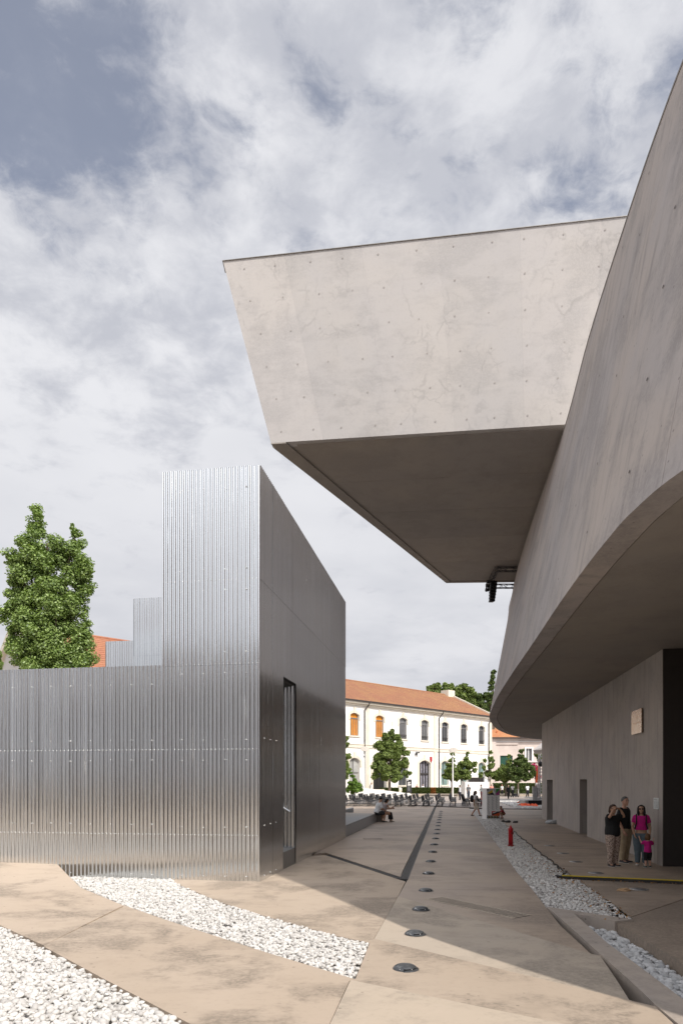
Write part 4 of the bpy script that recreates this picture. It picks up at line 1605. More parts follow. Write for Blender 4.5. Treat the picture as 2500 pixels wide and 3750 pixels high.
b.build('shutter', M['green_shutter'], hs)
b = MB()
F2.box(b, s2(1806), s2(1812), z2(2790), z2(2743), -.4, -.3)
b.build('window', M['glass_dark'], hs)
b = MB()
for k in range(14):
    t0, t1 = k / 14, (k + 1) / 14
    z0, z1 = z2(2701) + 3.2 * t0, z2(2701) + 3.2 * t1
    o0, o1 = 1.0 - 9 * t0, 1.0 - 9 * t1
    xl0, xl1 = s2(1770) + 9 * t0 * .2, s2(1770) + 9 * t1 * .2
    xr0, xr1 = s2(2070) - 9 * t0, s2(2070) - 9 * t1
    b.add([F2.p(xl0, z0 + .1, o0), F2.p(xr0, z0 + .1, o0), F2.p(xr1, z1, o1), F2.p(xl1, z1, o1), F2.p(xl0, z0, o0), F2.p(xr0, z0, o0)], [(0, 1, 2, 3), (4, 5, 1, 0)])
rf = b.build('roof', M['roof_orange'], hs)
b = MB()
F2.box(b, s2(1770), s2(2070), z2(2704), z2(2701), .3, 1.15)
b.build('gutter', M['gutter'], hs)
for px in (1804, 1824):
    b = MB()
    F2.box(b, s2(px), s2(px + 5), z2(2696), z2(2678), -2.4, -2.0)
    b.ellipsoid(F2.p(s2(px + 2.5), z2(2675), -2.2), (.16, .16, .28), 8, 6)
    b.build('chimney', M['terracotta'], rf)

# ================================================================ gabled hall, left
F3d = Vector((0.727, 0.687)).normalized()
RX, RY = at(60, HZ, 60)[:2]
gh = thing('gabled_hall', 'white gabled hall with an oval gable moulding and red tiled roof behind the poplar', 'building', (RX, RY, 0))
gn = Vector((F3d.y, -F3d.x))                    # towards the viewer's right
RZ = at(45, 2290, 60)[2]
HW, EVZ = 10.0, RZ - 7.2
def h3(u, v, z):
    """u along the ridge, v across (+ = near slope)"""
    q = Vector((RX, RY)) + F3d * u + gn * v
    return (q.x, q.y, z)
b = MB()
b.prism_pts([h3(0, -HW, 0), h3(0, HW, 0), h3(0, HW, EVZ), h3(0, 0, RZ - .25), h3(0, -HW, EVZ)],
            [h3(30, -HW, 0), h3(30, HW, 0), h3(30, HW, EVZ), h3(30, 0, RZ - .25), h3(30, -HW, EVZ)])
b.build('wall', M['grey_wall'], gh)
b = MB()
nc = 30
for k in range(nc):
    t0, t1 = k / nc, (k + 1) / nc
    v0, v1 = (HW + .5) * (1 - t0), (HW + .5) * (1 - t1)
    z0, z1 = EVZ - .2 + (RZ - EVZ + .2) * t0, EVZ - .2 + (RZ - EVZ + .2) * t1
    b.add([h3(.2, v0, z0 + .1), h3(30, v0, z0 + .1), h3(30, v1, z1 + .02), h3(.2, v1, z1 + .02), h3(.2, v0, z0), h3(30, v0, z0)], [(0, 1, 2, 3), (4, 5, 1, 0)])
b.add([h3(.2, 0, RZ), h3(30, 0, RZ), h3(30, -HW - .5, EVZ - .2), h3(.2, -HW - .5, EVZ - .2)], [(0, 1, 2, 3)])
rf = b.build('roof', M['roof_red'], gh)
b = MB()
b.tube([h3(.2, 0, RZ + .05), h3(30, 0, RZ + .05)], .13, 8)
b.build('ridge_tiles', M['roof_red'], rf)
b = MB()
for sg in (-1, 1):
    b.prism_pts([h3(-.45, sg * (HW + .6), EVZ - .65), h3(.25, sg * (HW + .6), EVZ - .65), h3(.25, 0, RZ - .42), h3(-.45, 0, RZ - .42)],
                [h3(-.45, sg * (HW + .6), EVZ - .05), h3(.25, sg * (HW + .6), EVZ - .05), h3(.25, 0, RZ + .18), h3(-.45, 0, RZ + .18)])
b.build('gable_cornice', M['cream'], gh)
b = MB()
vs_, fs_ = [], []
oz = at(50, 2384, 60)[2]
for k in range(32):
    a = 2 * math.pi * k / 32
    for rr, uo in ((1.0, -.02), (1.0, -.14), (1.22, -.14), (1.22, -.02)):
        vs_.append(h3(uo, .55 * rr * math.cos(a) * 1.55 - .1, oz + 1.06 * rr * math.sin(a)))
for k in range(32):
    c, e = k * 4, ((k + 1) % 32) * 4
    fs_ += [(c + j, c + (j + 1), e + (j + 1), e + j) for j in range(3)]
b.add(vs_, fs_, True)
b.build('oval_moulding', M['cream'], gh)

# ================================================================ TREES
def leaves(C, rad, n, size, elong=1.25):
    """n leaves scattered over cluster centres C (k,3) with radii rad (k,): returns quads"""
    k = RNG.integers(0, len(C), n)
    d = RNG.standard_normal((n, 3))
    d /= np.linalg.norm(d, axis=1, keepdims=True) + 1e-9
    r_ = rad[k] * RNG.random(n) ** 0.42
    P = C[k] + d * r_[:, None] * np.array([1, 1, .85])
    s = size * (0.6 + 0.8 * RNG.random(n))
    base = np.array([[-elong, 0, 0], [-0.1, -0.72, 0.1], [elong, 0, 0], [-0.1, 0.72, 0.1]])
    # leaves tilt outwards / upwards, loosely
    nrm = d * 0.7 + RNG.standard_normal((n, 3)) * 0.55 + np.array([0, 0, .55])
    nrm /= np.linalg.norm(nrm, axis=1, keepdims=True)
    t = np.cross(nrm, RNG.standard_normal((n, 3)))
    t /= np.linalg.norm(t, axis=1, keepdims=True) + 1e-9
    u = np.cross(nrm, t)
    X = P[:, None, :] + (base[None, :, 0:1] * t[:, None, :] + base[None, :, 1:2] * u[:, None, :] + base[None, :, 2:3] * nrm[:, None, :]) * s[:, None, None]
    F = np.arange(4)[None] + (np.arange(n) * 4)[:, None]
    tone = np.clip(0.45 + 0.25 * RNG.standard_normal(n), 0, 1)
    return X.reshape(-1, 3), F, np.repeat(tone, 4)


def tree(name, label, base, trunk_h, clusters, n, size, mat, trunk_r=0.12, group=None, cat='tree', crown='crown', multi=True, top=None):
    """clusters: (k,4) array of x, y, z, r in metres relative to the foot"""
    t = thing(name, label, cat, base, 0, group)
    Cl = np.array(clusters)
    w_ = Cl[:, 3] ** 2.2
    rep = np.repeat(np.arange(len(Cl)), np.maximum(1, (w_ / w_.sum() * 4000).astype(int)))
    X, F, tone = leaves(Cl[rep, :3], Cl[rep, 3], n, size)
    o = link(bpy.data.objects.new(crown, np_mesh(crown, X, F, mat, False, tone)))
    o.parent = t
    b = MB()
    zt = top or (Cl[:, 2].max())
    h = trunk_h
    b.tube([(0, 0, -.1), (0.02, 0, h * .5), (0, 0.02, h), (Cl[:, 0].mean() * .5, 0, h + (zt - h) * .45), (Cl[:, 0].mean() * .7, 0, h + (zt - h) * .85)],
           [trunk_r * 1.25, trunk_r, trunk_r * .85, trunk_r * .5, trunk_r * .15], 9)
    idx = RNG.permutation(len(Cl))[:min(len(Cl), 16)]
    for i in idx:
        c = Cl[i]
        z0 = h * .8 + max(0.0, (c[2] - h)) * .45
        b.tube([(0, 0, z0), (c[0] * .5, c[1] * .5, z0 + (c[2] - z0) * .6), (c[0], c[1], c[2])], [trunk_r * .4, trunk_r * .25, trunk_r * .08], 6)
    tr = MB.build(b, 'trunk', M['bark'], t, world=False)
    return t


def crown_shape(n, h0, h1, prof, ry=1.0, r0=.16, seed=0, shell=.55):
    """cluster centres inside a profile prof(t)->(half width, x offset)"""
    rg = np.random.default_rng(seed)
    out = []
    for i in range(n):
        t = rg.random()
        hw, xo = prof(t)
        a = rg.random() * 2 * math.pi
        q = shell + (1 - shell) * rg.random() if rg.random() < .8 else rg.random()
        rr = r0 * (0.7 + .6 * rg.random())
        k = max(0.05, hw - rr * .5)
        out.append((xo + math.cos(a) * k * q, math.sin(a) * k * q * ry, h0 + (h1 - h0) * t, rr))
    return out


# poplar behind the low wall: built up from the outline seen in the photo
PY_ = 40.0
bx = at(185, HZ, PY_)[0]
blobs = [(135, 1930, 52), (120, 2010, 70), (100, 2090, 72), (170, 2060, 80), (230, 2010, 62), (285, 2000, 46), (300, 2070, 50), (280, 2140, 70), (200, 2140, 90), (110, 2170, 75),
         (60, 2040, 46), (35, 2045, 28), (120, 2250, 72), (210, 2230, 85), (285, 2240, 58), (60, 2120, 30), (45, 2140, 26), (60, 2210, 46), (40, 2240, 36), (12, 2252, 26), (110, 2320, 85), (200, 2320, 90), (280, 2320, 48),
         (45, 2300, 44), (110, 2400, 70), (190, 2400, 95), (270, 2400, 75), (300, 2410, 60), (240, 2450, 90), (140, 2460, 90), (60, 2350, 40), (138, 1872, 26), (138, 1896, 34), (275, 1950, 26), (310, 2160, 40), (318, 2105, 30), (305, 2290, 34),
         (150, 2520, 110), (240, 2530, 110), (190, 2600, 110)]
rg = np.random.default_rng(5)
cl = []
for (px, py, r_) in blobs:
    q = at(px, py, PY_)
    rm = r_ / FPX * PY_
    for k in range(13):
        a = rg.standard_normal(3)
        a /= np.linalg.norm(a)
        f_ = .15 + .66 * rg.random()
        cl.append((q[0] - bx + a[0] * rm * f_, a[1] * rm * f_ * 1.3, q[2] + a[2] * rm * f_ * 1.5, rm * (.26 + .34 * rg.random())))
tree('poplar_tree', 'tall leafy poplar standing behind the low corrugated wall at the left', (bx, PY_, 0), 4.0, cl, 140000, 0.060, M['leaf_poplar'], .32)

# the big plane tree by the white building
TY = 96.0
def ball(px, py, rp, Y, bx_, k=14, rg=np.random.default_rng(9), f0=.15, f1=.75):
    q = at(px, py, Y)
    rm = rp / FPX * Y
    out = []
    for _ in range(k):
        a = rg.standard_normal(3)
        a /= np.linalg.norm(a)
        f_ = f0 + f1 * rg.random()
        out.append((q[0] - bx_ + a[0] * rm * f_, a[1] * rm * f_, q[2] + a[2] * rm * f_, rm * (.30 + .26 * rg.random())))
    return out


def px_tree(name, label, cx_, Y, blobs, n, size, mat, trunk_r, trunk_h, group=None, k=14, zb=0.0, **kw):
    bx_ = at(cx_, HZ, Y)[0]
    cl_ = []
    for (px, py, r_) in blobs:
        cl_ += ball(px, py, r_, Y, bx_, k)
    return tree(name, label, (bx_, Y, zb), trunk_h, cl_, n, size, mat, trunk_r, group, **kw)


px_tree('plane_tree', 'big round-crowned plane tree in front of the white building, left of the dark sign', 1425, TY,
        [(1436, 2682, 15), (1410, 2700, 20), (1450, 2704, 20), (1395, 2730, 26), (1430, 2730, 30), (1462, 2735, 22), (1380, 2770, 22), (1420, 2775, 34), (1462, 2770, 28), (1492, 2757, 11),
         (1372, 2805, 18), (1405, 2815, 32), (1450, 2812, 34), (1484, 2800, 18), (1375, 2838, 18), (1410, 2842, 22), (1450, 2842, 24), (1486, 2832, 18)], 40500, 0.112, M['leaf'], .2, 2.6)
YG = 'young street trees in front of the white building'
px_tree('young_tree', 'slim young tree right behind the pole of the tall lamp', 1652, 97,
        [(1656, 2762, 8), (1653, 2785, 12), (1650, 2810, 17), (1640, 2830, 18), (1662, 2832, 18), (1630, 2844, 12), (1650, 2846, 18), (1672, 2846, 12)], 11232, 0.103, M['leaf'], .10, 2.4, YG)
px_tree('young_tree', 'bushy young tree just right of the tall lamp, left of the white partition', 1690, 98,
        [(1710, 2760, 9), (1708, 2782, 12), (1690, 2800, 16), (1718, 2805, 18), (1735, 2800, 12), (1680, 2825, 18), (1706, 2830, 22), (1738, 2822, 10), (1675, 2845, 16), (1705, 2848, 18)], 12960, 0.103, M['leaf'], .12, 2.4, YG)
px_tree('young_tree', 'sparse young tree at the corner of the white building', 1795, 99,
        [(1795, 2755, 8), (1798, 2780, 12), (1775, 2785, 8), (1800, 2805, 15), (1770, 2812, 9), (1790, 2830, 16), (1760, 2838, 10), (1812, 2832, 14)], 7776, 0.103, M['leaf'], .08, 2.4, YG)
px_tree('young_tree', 'bright green tree below the green shutters of the pinkish house', 1850, 100,
        [(1863, 2770, 8), (1862, 2790, 12), (1845, 2812, 20), (1868, 2818, 22), (1830, 2830, 18), (1850, 2840, 24), (1880, 2842, 20), (1815, 2846, 16)], 14040, 0.107, M['leaf'], .12, 2.2, YG)
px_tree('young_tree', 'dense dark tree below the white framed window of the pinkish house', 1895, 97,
        [(1908, 2750, 10), (1905, 2772, 15), (1895, 2795, 20), (1920, 2800, 22), (1940, 2815, 18), (1880, 2815, 20), (1905, 2830, 28), (1940, 2840, 20), (1958, 2832, 12), (1890, 2850, 20), (1925, 2852, 20)], 18360, 0.107, M['leaf_dark'], .14, 2.4, YG)
px_tree('young_tree', 'narrow tree half hidden by the edge of the metal pavilion', 1258, 88,
        [(1266, 2705, 10), (1264, 2730, 14), (1266, 2770, 18), (1262, 2800, 20), (1268, 2830, 18), (1255, 2840, 18), (1276, 2822, 10)], 9720, 0.103, M['leaf'], .12, 2.6, YG)
px_tree('leafy_shrub', 'round bright green shrub behind the chairs beside the pavilion', 1298, 84,
        [(1296, 2868, 18), (1280, 2878, 14), (1312, 2880, 16), (1298, 2890, 20), (1322, 2892, 8), (1272, 2892, 10), (1290, 2842, 8), (1284, 2830, 7)], 7776, 0.086, M['leaf_bright'], .05, .3, None, cat='shrub', crown='foliage')
px_tree('bougainvillea', 'bougainvillea bush with magenta blossom beside the stage tower', 1958, 99,
        [(1955, 2808, 10), (1960, 2816, 12), (1965, 2830, 12), (1952, 2800, 7), (1968, 2845, 14)], 2200, .10, M['flower'], .05, 1.2, None, cat='shrub', crown='foliage')
px_tree('small_tree', 'small green tree glimpsed under the museum canopy beside the stage tower', 1972, 104,
        [(1968, 2760, 14), (1978, 2750, 12), (1975, 2775, 14), (1985, 2765, 12)], 5616, 0.112, M['leaf'], .1, 3.5, None)
# big trees behind the roofs
BT_ = 'tall trees behind the roofs'
px_tree('background_tree', 'broad green tree behind the ridge of the white building, leftmost of the row', 1590, 165, [(1578, 2520, 17), (1598, 2514, 17), (1570, 2535, 12), (1605, 2535, 18), (1585, 2550, 22)], 7776, 0.206, M['leaf'], .4, 8, BT_)
px_tree('background_tree', 'round green tree behind the white building just left of the roof block', 1640, 165, [(1630, 2516, 18), (1648, 2518, 17), (1665, 2530, 18), (1640, 2545, 28), (1670, 2555, 24)], 9936, 0.206, M['leaf'], .4, 8, BT_)
px_tree('background_tree', 'largest green tree behind the gable end of the white building', 1705, 165, [(1688, 2518, 17), (1702, 2514, 15), (1718, 2535, 20), (1690, 2545, 30), (1725, 2560, 30), (1700, 2580, 34), (1740, 2590, 30), (1728, 2530, 12)], 16200, 0.206, M['leaf'], .4, 8, BT_)
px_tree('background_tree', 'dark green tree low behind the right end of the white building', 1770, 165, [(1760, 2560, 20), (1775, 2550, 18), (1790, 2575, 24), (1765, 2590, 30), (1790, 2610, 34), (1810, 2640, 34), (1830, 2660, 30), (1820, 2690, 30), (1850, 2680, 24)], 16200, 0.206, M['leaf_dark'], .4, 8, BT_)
px_tree('background_tree', 'tall thin tree rising against the sky beside the museum wing', 1805, 155, [(1806, 2460, 9), (1803, 2480, 11), (1800, 2500, 12), (1798, 2520, 12), (1795, 2545, 15), (1800, 2570, 18), (1815, 2560, 22)], 7776, 0.172, M['leaf_dark'], .3, 10, BT_)
px_tree('background_tree', 'green tree just showing at the left picture edge beside the gabled hall', -20, 52, [(-12, 2400, 22), (-18, 2440, 30), (-40, 2420, 30)], 5184, 0.103, M['leaf_poplar'], .2, 6, None)


# hedges
def hedge(label, x0, x1, y0, y1, z0, z1, n, mat, name='hedge'):
    t = thing(name, label, 'hedge', ((x0 + x1) / 2, (y0 + y1) / 2, z0))
    b = MB()
    b.box(x0 + .1, x1 - .1, y0 + .1, y1 - .1, z0, z1 - .1)
    b.build('core', M['black_matt'] if False else M['hedge_core'], t)
    P = RNG.random((n, 3)) * np.array([x1 - x0, y1 - y0, z1 - z0]) + np.array([x0, y0, z0])
    side = RNG.random(n)
    P[side < .6, 1] = y0 + RNG.random((side < .6).sum()) * .12
    P[side > .75, 2] = z1 - RNG.random((side > .75).sum()) * .12
    X, F, tone = leaves(P, np.full(n, .03), n, .07)
    c = np.array(t.location)
    o = link(bpy.data.objects.new('foliage', np_mesh('foliage', X - c, F, mat, False, tone)))
    o.parent = t


M['hedge_core'] = plain('hedge twigs', (0.02, 0.03, 0.01), .9)
HY = 106.0
def hx(px, Y=HY):
    return at(px, HZ, Y)[0]
hz0, hz1 = at(0, 2906, HY)[2], at(0, 2884.5, HY)[2]
hedge('clipped green hedge right of the dark sign, left of its orange patch', hx(1502), hx(1576), HY, HY + 1.4, hz0, hz1, 5200, M['leaf_hedge'])
hedge('orange brown patch of the clipped hedge between the door and the lamp', hx(1576), hx(1595), HY, HY + 1.4, hz0, hz1, 1500, M['leaf_orange'])
hedge('clipped green hedge behind the lamp post and white partition', hx(1595), hx(1800), HY, HY + 1.4, hz0, hz1, 9500, M['leaf_hedge'])
hedge('lower clipped hedge behind the white ramp, left of the dark sign', hx(1340), hx(1460), HY, HY + 1.4, hz0, hz1 - .02, 5000, M['leaf_hedge'])
hedge('short piece of clipped hedge touching the dark sign', hx(1472), hx(1489), HY, HY + 1.4, hz0, hz1 + .05, 1100, M['leaf_hedge'])
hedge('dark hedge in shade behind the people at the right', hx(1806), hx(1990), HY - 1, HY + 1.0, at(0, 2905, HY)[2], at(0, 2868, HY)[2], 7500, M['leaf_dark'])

# raised sunlit terrace and white ramp in front of the building
rp = thing('ramp_wall', 'low white ramp wall sloping down behind the chairs to the dark sign', 'wall', at(1380, 2922, 90))
b = MB()
outl = [(1235, 2925), (1437, 2925), (1505, 2916), (1505, 2908), (1437, 2899), (1330, 2886.5), (1235, 2884)]
lo_ = [at(px, py, 90) for px, py in outl]
n = len(lo_)
hi_ = [(x * 1.02, 93.5, z) for x, y, z in lo_]
vs_ = lo_ + hi_
b.add(vs_, [tuple(range(n))] + [tuple(range(2 * n - 1, n - 1, -1))] + [(i, n + i, n + (i + 1) % n, (i + 1) % n) for i in range(n)])
b.build('wall', M['white_wall'], rp)
b = MB()
b.poly_prism([(hx(1460, 100), 100), (hx(2010, 100), 100), (hx(2010, 112), 112), (hx(1300, 112), 112), (hx(1300, 97), 97)], 0.0, hz0 - .03)
tag(b.build('terrace', M['slab_grey']), kind='structure')

# ================================================================ STREET FURNITURE
def lamp_post(label, px, Y, zb, ytop, tilt):
    x = at(px, HZ, Y)[0]
    t = thing('street_lamp', label, 'street lamp', (x, Y, zb), 0, 'street lamps with round reflector discs')
    H = at(0, ytop, Y)[2] - zb
    b = MB()
    b.tube([(0, 0, 0), (0, 0, H - .55)], [.095, .08], 12)
    b.build('pole', M['white'], t, world=False)
    b = MB()
    b.lathe([(.08, H - 1.2), (.11, H - 1.18), (.11, H - .9), (.08, H - .88)], 0, 0, 12)
    b.build('lamp_head', M['steel'], t, world=False)
    b = MB()
    rot = Euler((R(38), R(tilt), 0)).to_matrix()
    b.ellipsoid((.05, 0, H - .05), (.56, .56, .05), 24, 8, rot)
    b.build('reflector_disc', M['disc'], t, world=False)
    b = MB()
    b.tube([(0, 0, H - .6), (.0, .12, H - .1)], .03, 6)
    b.build('bracket', M['steel'], t, world=False)
    return t


M['disc'] = plain('beige reflector', (0.42, 0.38, 0.33), .7)
lamp_post('tall white lamp post with a round disc, base hidden among the chairs', 1657, 92, 0.0, 2745, -12)
lamp_post('slim lamp post with a round disc left of the big plane tree', 1333, 92, 0.9, 2741, 4)

# dark totem sign
sg = thing('totem_sign', 'slim dark totem sign with white lettering and a white cut-out head beside the hedge', 'sign', at(1497, 2903, 100))
Yt = 100.0
def tbox(mb, px0, px1, py0, py1, y0, y1):
    p0, p1 = at(px0, py1, Yt), at(px1, py0, Yt)
    mb.box(p0[0], p1[0], Yt + y0, Yt + y1, p0[2], p1[2])
b = MB()
tbox(b, 1488.5, 1506.5, 2855, 2904, 0, .35)
b.build('board', M['darkgrey'], sg)
b = MB()
for k in range(7):
    x = 1488 + k * 2.7
    tbox(b, x, x + 1.5, 2842.5 + (k % 2), 2854.6, .05, .12)
for y in (2842.5, 2846.5, 2851, 2853.6):
    tbox(b, 1488, 1506, y, y + 1.1, .051, .119)
b.build('cut_out_head', M['white'], sg)
for (x0, x1, y0, y1) in ((1489, 1494, 2857, 2859.5), (1492, 1502, 2864, 2867), (1492, 1499, 2868.3, 2870.3), (1492, 1503, 2871, 2873), (1492, 1505, 2873.4, 2875.2), (1492, 1501.5, 2876.2, 2878)):
    b = MB()
    tbox(b, x0, x1, y0, y1, -.02, .01)
    b.build('text_line', M['white'], sg)
for k in range(8):
    b = MB()
    tbox(b, 1492.5, 1500, 2880.5 + k * 2, 2881.3 + k * 2, -.01, .01)
    b.build('text_line', M['printgrey'], sg)

# white partition beyond the chairs
wp = thing('white_partition', 'plain white folding partition wall standing behind the men at the chairs', 'partition', at(1745, 2912, 90))
b = MB()
YW = 93.0
for (x0, x1, yy0, yy1) in ((1696, 1702, YW + 1.6, YW), (1702, 1790, YW, YW + .0), (1790, 1798, YW, YW + 1.8)):
    p0, p1 = at(x0, 2912, YW), at(x1, 2861, YW)
    zt = p1[2] - (0.1 if x0 > 1700 else 0)
    xa, xb = p0[0], p1[0]
    b.prism_pts([(xa, yy0, 0), (xb, yy1, 0), (xb, yy1 + .12, 0), (xa, yy0 + .12, 0)], [(xa, yy0, zt), (xb, yy1, zt), (xb, yy1 + .12, zt), (xa, yy0 + .12, zt)])
    b.build('panel', M['white'], wp)
    b = MB()
bx_ = thing('dark_hoarding', 'dark box-like hoarding behind the white partition', 'hoarding', at(1742, 2862, 103))
b = MB()
p0, p1 = at(1719, 2908, 103), at(1768, 2847, 103)
b.box(p0[0], p1[0], 103, 104.5, hz0, p1[2])
b.build('panel', M['gutter'], bx_)
b = MB()
for px in (1719, 1757, 1768):
    q = at(px, 0, 103)
    b.box(q[0] - .08, q[0] + .08, 102.95, 103, hz0, p1[2] + .1)
    b.build('post', M['darkgrey'], bx_)
    b = MB()


# red hydrants
def hydrant(label, base, k=1.0):
    t = thing('fire_hydrant', label, 'hydrant', base, 0, 'red pillar hydrants')
    b = MB()
    b.lathe([(.085 * k, .06 * k), (.082 * k, .30 * k), (.082 * k, .55 * k), (.088 * k, .56 * k), (.088 * k, .62 * k), (.082 * k, .63 * k)], 0, 0, 18)
    b.build('body', M['red'], t, world=False)
    b = MB()
    b.lathe([(.118 * k, 0), (.118 * k, .035 * k), (.11 * k, .06 * k), (.09 * k, .075 * k)], 0, 0, 18)
    b.build('base_flange', M['red_dark'], t, world=False)
    b = MB()
    b.lathe([(.10 * k, .63 * k), (.103 * k, .645 * k), (.075 * k, .67 * k), (.045 * k, .685 * k), (.045 * k, .73 * k), (.025 * k, .735 * k), (.024 * k, .765 * k), (.01 * k, .77 * k)], 0, 0, 18)
    b.build('cap', M['red'], t, world=False)
    for a in (-70, 30):
        c, s = math.cos(R(a)), math.sin(R(a))
        b = MB()
        b.tube([(c * .06 * k, s * .06 * k, .49 * k), (c * .112 * k, s * .112 * k, .49 * k)], .042 * k, 12)
        b.tube([(c * .112 * k, s * .112 * k, .49 * k), (c * .128 * k, s * .128 * k, .49 * k)], .032 * k, 6, False)
        b.build('outlet_cap', M['red_dark'], t, world=False)
    b = MB()
    b.tube([(0.07 * k, .02, .45 * k), (.14 * k, .03, .42 * k), (.15 * k, .03, .36 * k)], .006, 6)
    b.build('chain', M['darkgrey'], t, world=False)
    return t


hydrant('red pillar hydrant standing in the white gravel strip', (at(1864.5, 3097, 22.9)[0], 22.75, -0.02), 0.92)
hydrant('red pillar hydrant in front of the white partition, among the chairs', gp(1767, 2946), 1.75)

# information kiosk
KY = 39.0
ks = thing('information_kiosk', 'white information totem with colourful pictures and columns of small text', 'sign', at(1801, 3002, KY))
def kbox(mb, px0, px1, py0, py1, y0=0.0, y1=.01):
    p0, p1 = at(px0, py1, KY), at(px1, py0, KY)
    return mb.box(p0[0], p1[0], KY + y0, KY + y1, p0[2], p1[2])
def kpoly(px, dep, mat, nm):
    b = MB()
    q = [at(x, y, KY) for x, y in px]
    b.prism_pts([(x, KY - dep, z) for x, y, z in q], [(x, KY + .002, z) for x, y, z in q])
    return b.build(nm, mat, ks)
p0, p1 = at(1772.5, 3000, KY), at(1828.5, 2887, KY)
xs = at(1781, 0, KY)[0]
b = MB()
b.prism_pts([(p0[0] - .02, KY + .55, p0[2]), (xs, KY, p0[2]), (p1[0], KY, p0[2]), (p1[0], KY + .55, p0[2])], [(p0[0] - .02, KY + .55, p1[2]), (xs, KY, p1[2]), (p1[0], KY, p1[2]), (p1[0], KY + .55, p1[2])])
b.build('body', M['white'], ks)
b = MB()
z_ = p0[2]
b.box(p0[0] - .03, p1[0] + .02, KY - .28, KY + .6, -.05, z_ - .002)
b.build('plinth', M['grey_wall'], ks)
PI_ = {k: plain('print ' + k, c, .7, 0, .06) for k, c in dict(grey=(.42, .42, .43), yellow=(.55, .38, .04), black=(.03, .03, .035), green=(.04, .24, .05), magenta=(.30, .055, .20), white=(.75, .75, .73),
     red=(.42, .045, .05), orange=(.55, .10, .03)).items()}
kpoly([(1782, 2911), (1813, 2911), (1813, 2888.3), (1782, 2888.3)], .004, PI_['grey'], 'picture')
kpoly([(1782, 2904.5), (1784, 2904), (1802.5, 2891), (1803, 2901), (1792, 2907)], .008, PI_['yellow'], 'picture_shape')
kpoly([(1782, 2911), (1790, 2907), (1802, 2901.5), (1809, 2911)], .012, PI_['black'], 'picture_shape')
kpoly([(1803, 2890.5), (1811, 2903), (1810, 2910.8), (1803.2, 2900.5)], .009, PI_['white'], 'picture_shape')
kpoly([(1814, 2911.5), (1828, 2911.5), (1828, 2888.3), (1814, 2888.3)], .004, PI_['green'], 'picture')
kpoly([(1814, 2911.5), (1814.3, 2905), (1828, 2892), (1828, 2911.5)], .008, PI_['magenta'], 'picture_shape')
kpoly([(1781.5, 2895), (1787, 2895), (1787, 2891), (1781.5, 2891)], .014, PI_['black'], 'logo')
kpoly([(1799, 2986), (1828, 2988), (1828, 2970.5), (1799, 2970.5)], .004, PI_['red'], 'picture')
kpoly([(1801, 2976), (1809, 2974), (1817, 2970.8), (1828, 2971), (1828, 2973), (1818, 2974.5), (1808, 2979)], .008, PI_['white'], 'picture_shape')
kpoly([(1799.3, 2985), (1799.3, 2979), (1809, 2977), (1818, 2972), (1828, 2971.5), (1828, 2975), (1818, 2979), (1808, 2983)], .012, PI_['black'], 'picture_shape')
kpoly([(1799.3, 2986), (1808, 2983.4), (1818, 2979.4), (1828, 2975.4), (1828, 2988)], .010, PI_['orange'], 'picture_shape')
kpoly([(1781.5, 2997), (1828, 2998), (1828, 2988.2), (1781.5, 2986)], .006, PI_['black'], 'zigzag_band')
for row in (2989.5, 2995):
    for k in range(9):
        x0 = 1781.5 + k * 5.16
        dy = 2.6 if k % 2 == 0 else -2.6
        y0 = row + dy / 2 + .25 * k / 9
        kpoly([(x0, y0), (x0 + 5.16, y0 - dy), (x0 + 5.16, y0 - dy + 1.2), (x0, y0 + 1.2)], .012, PI_['yellow' if k % 2 else 'white'], 'zigzag')
for c_, x0 in enumerate((1784.5, 1799.5, 1814.5)):
    y = 2918.5
    while y < (2968 if c_ == 0 else 2963):
        kpoly([(x0, y + 1.3), (x0 + 2.2, y + 1.3), (x0 + 2.2, y - .4), (x0, y - .4)], .01, PI_['black'], 'number')
        nl = int(RNG.integers(2, 5))
        for q in range(nl):
            yy = y + 2.4 + q * 1.5
            kpoly([(x0, yy + .55), (x0 + 5 + 4.5 * RNG.random(), yy + .55), (x0 + 5 + 4.5 * RNG.random(), yy), (x0, yy)], .01, M['printgrey'], 'text_line')
        y += 3.8 + nl * 1.5
for x0, x1 in ((1787, 1793.5), (1805, 1821)):
    kpoly([(x0, 2914), (x1, 2914), (x1, 2913), (x0, 2913)], .01, M['printgrey'], 'text_line')
for q in range(6):
    kpoly([(1786.5, 2976 + q * 1.5), (1792 + RNG.random() * 2, 2976 + q * 1.5), (1792.5, 2975.4 + q * 1.5), (1786.5, 2975.4 + q * 1.5)], .01, M['printgrey'], 'text_line')

# cable ramp with yellow edge, cable, cardboard, bag
cr = thing('cable_ramp', 'long black rubber bar with a yellow edge lying across the pavement under the wing', 'cable ramp', gp(2280, 3228))
a, b2 = Vector(g2(2036, 3217)), Vector(g2(2600, 3242))
dd = (b2 - a).normalized()
nn = Vector((-dd.y, dd.x))
b = MB()
q = [a - nn * .06, b2 - nn * .06, b2 + nn * .06, a + nn * .06]
b.poly_prism([(v.x, v.y) for v in q], 0.0, .066)
b.build('bar', M['rubber'], cr)
b = MB()
q = [a - nn * .05 + dd * .12, b2 - nn * .05, b2 + nn * .05, a + nn * .05 + dd * .12]
b.poly_prism([(v.x, v.y) for v in q], .067, .078)
b.build('yellow_edge', M['yellow'], cr)
cb = thing('cable', 'thin grey cable lying along the right edge of the gravel strip', 'cable', gp(1880, 3045))
b = MB()
pts = []
P_ = W((1868, 3040), (1885, 3050), (1903, 3068), (1925, 3083), (1950, 3105), (1985, 3134), (2010, 3150), (2035, 3172), (2048, 3185), (2070, 3198), (2052, 3212), (2034, 3211))
C_ = catmull([Vector(p) for p in P_], 8)
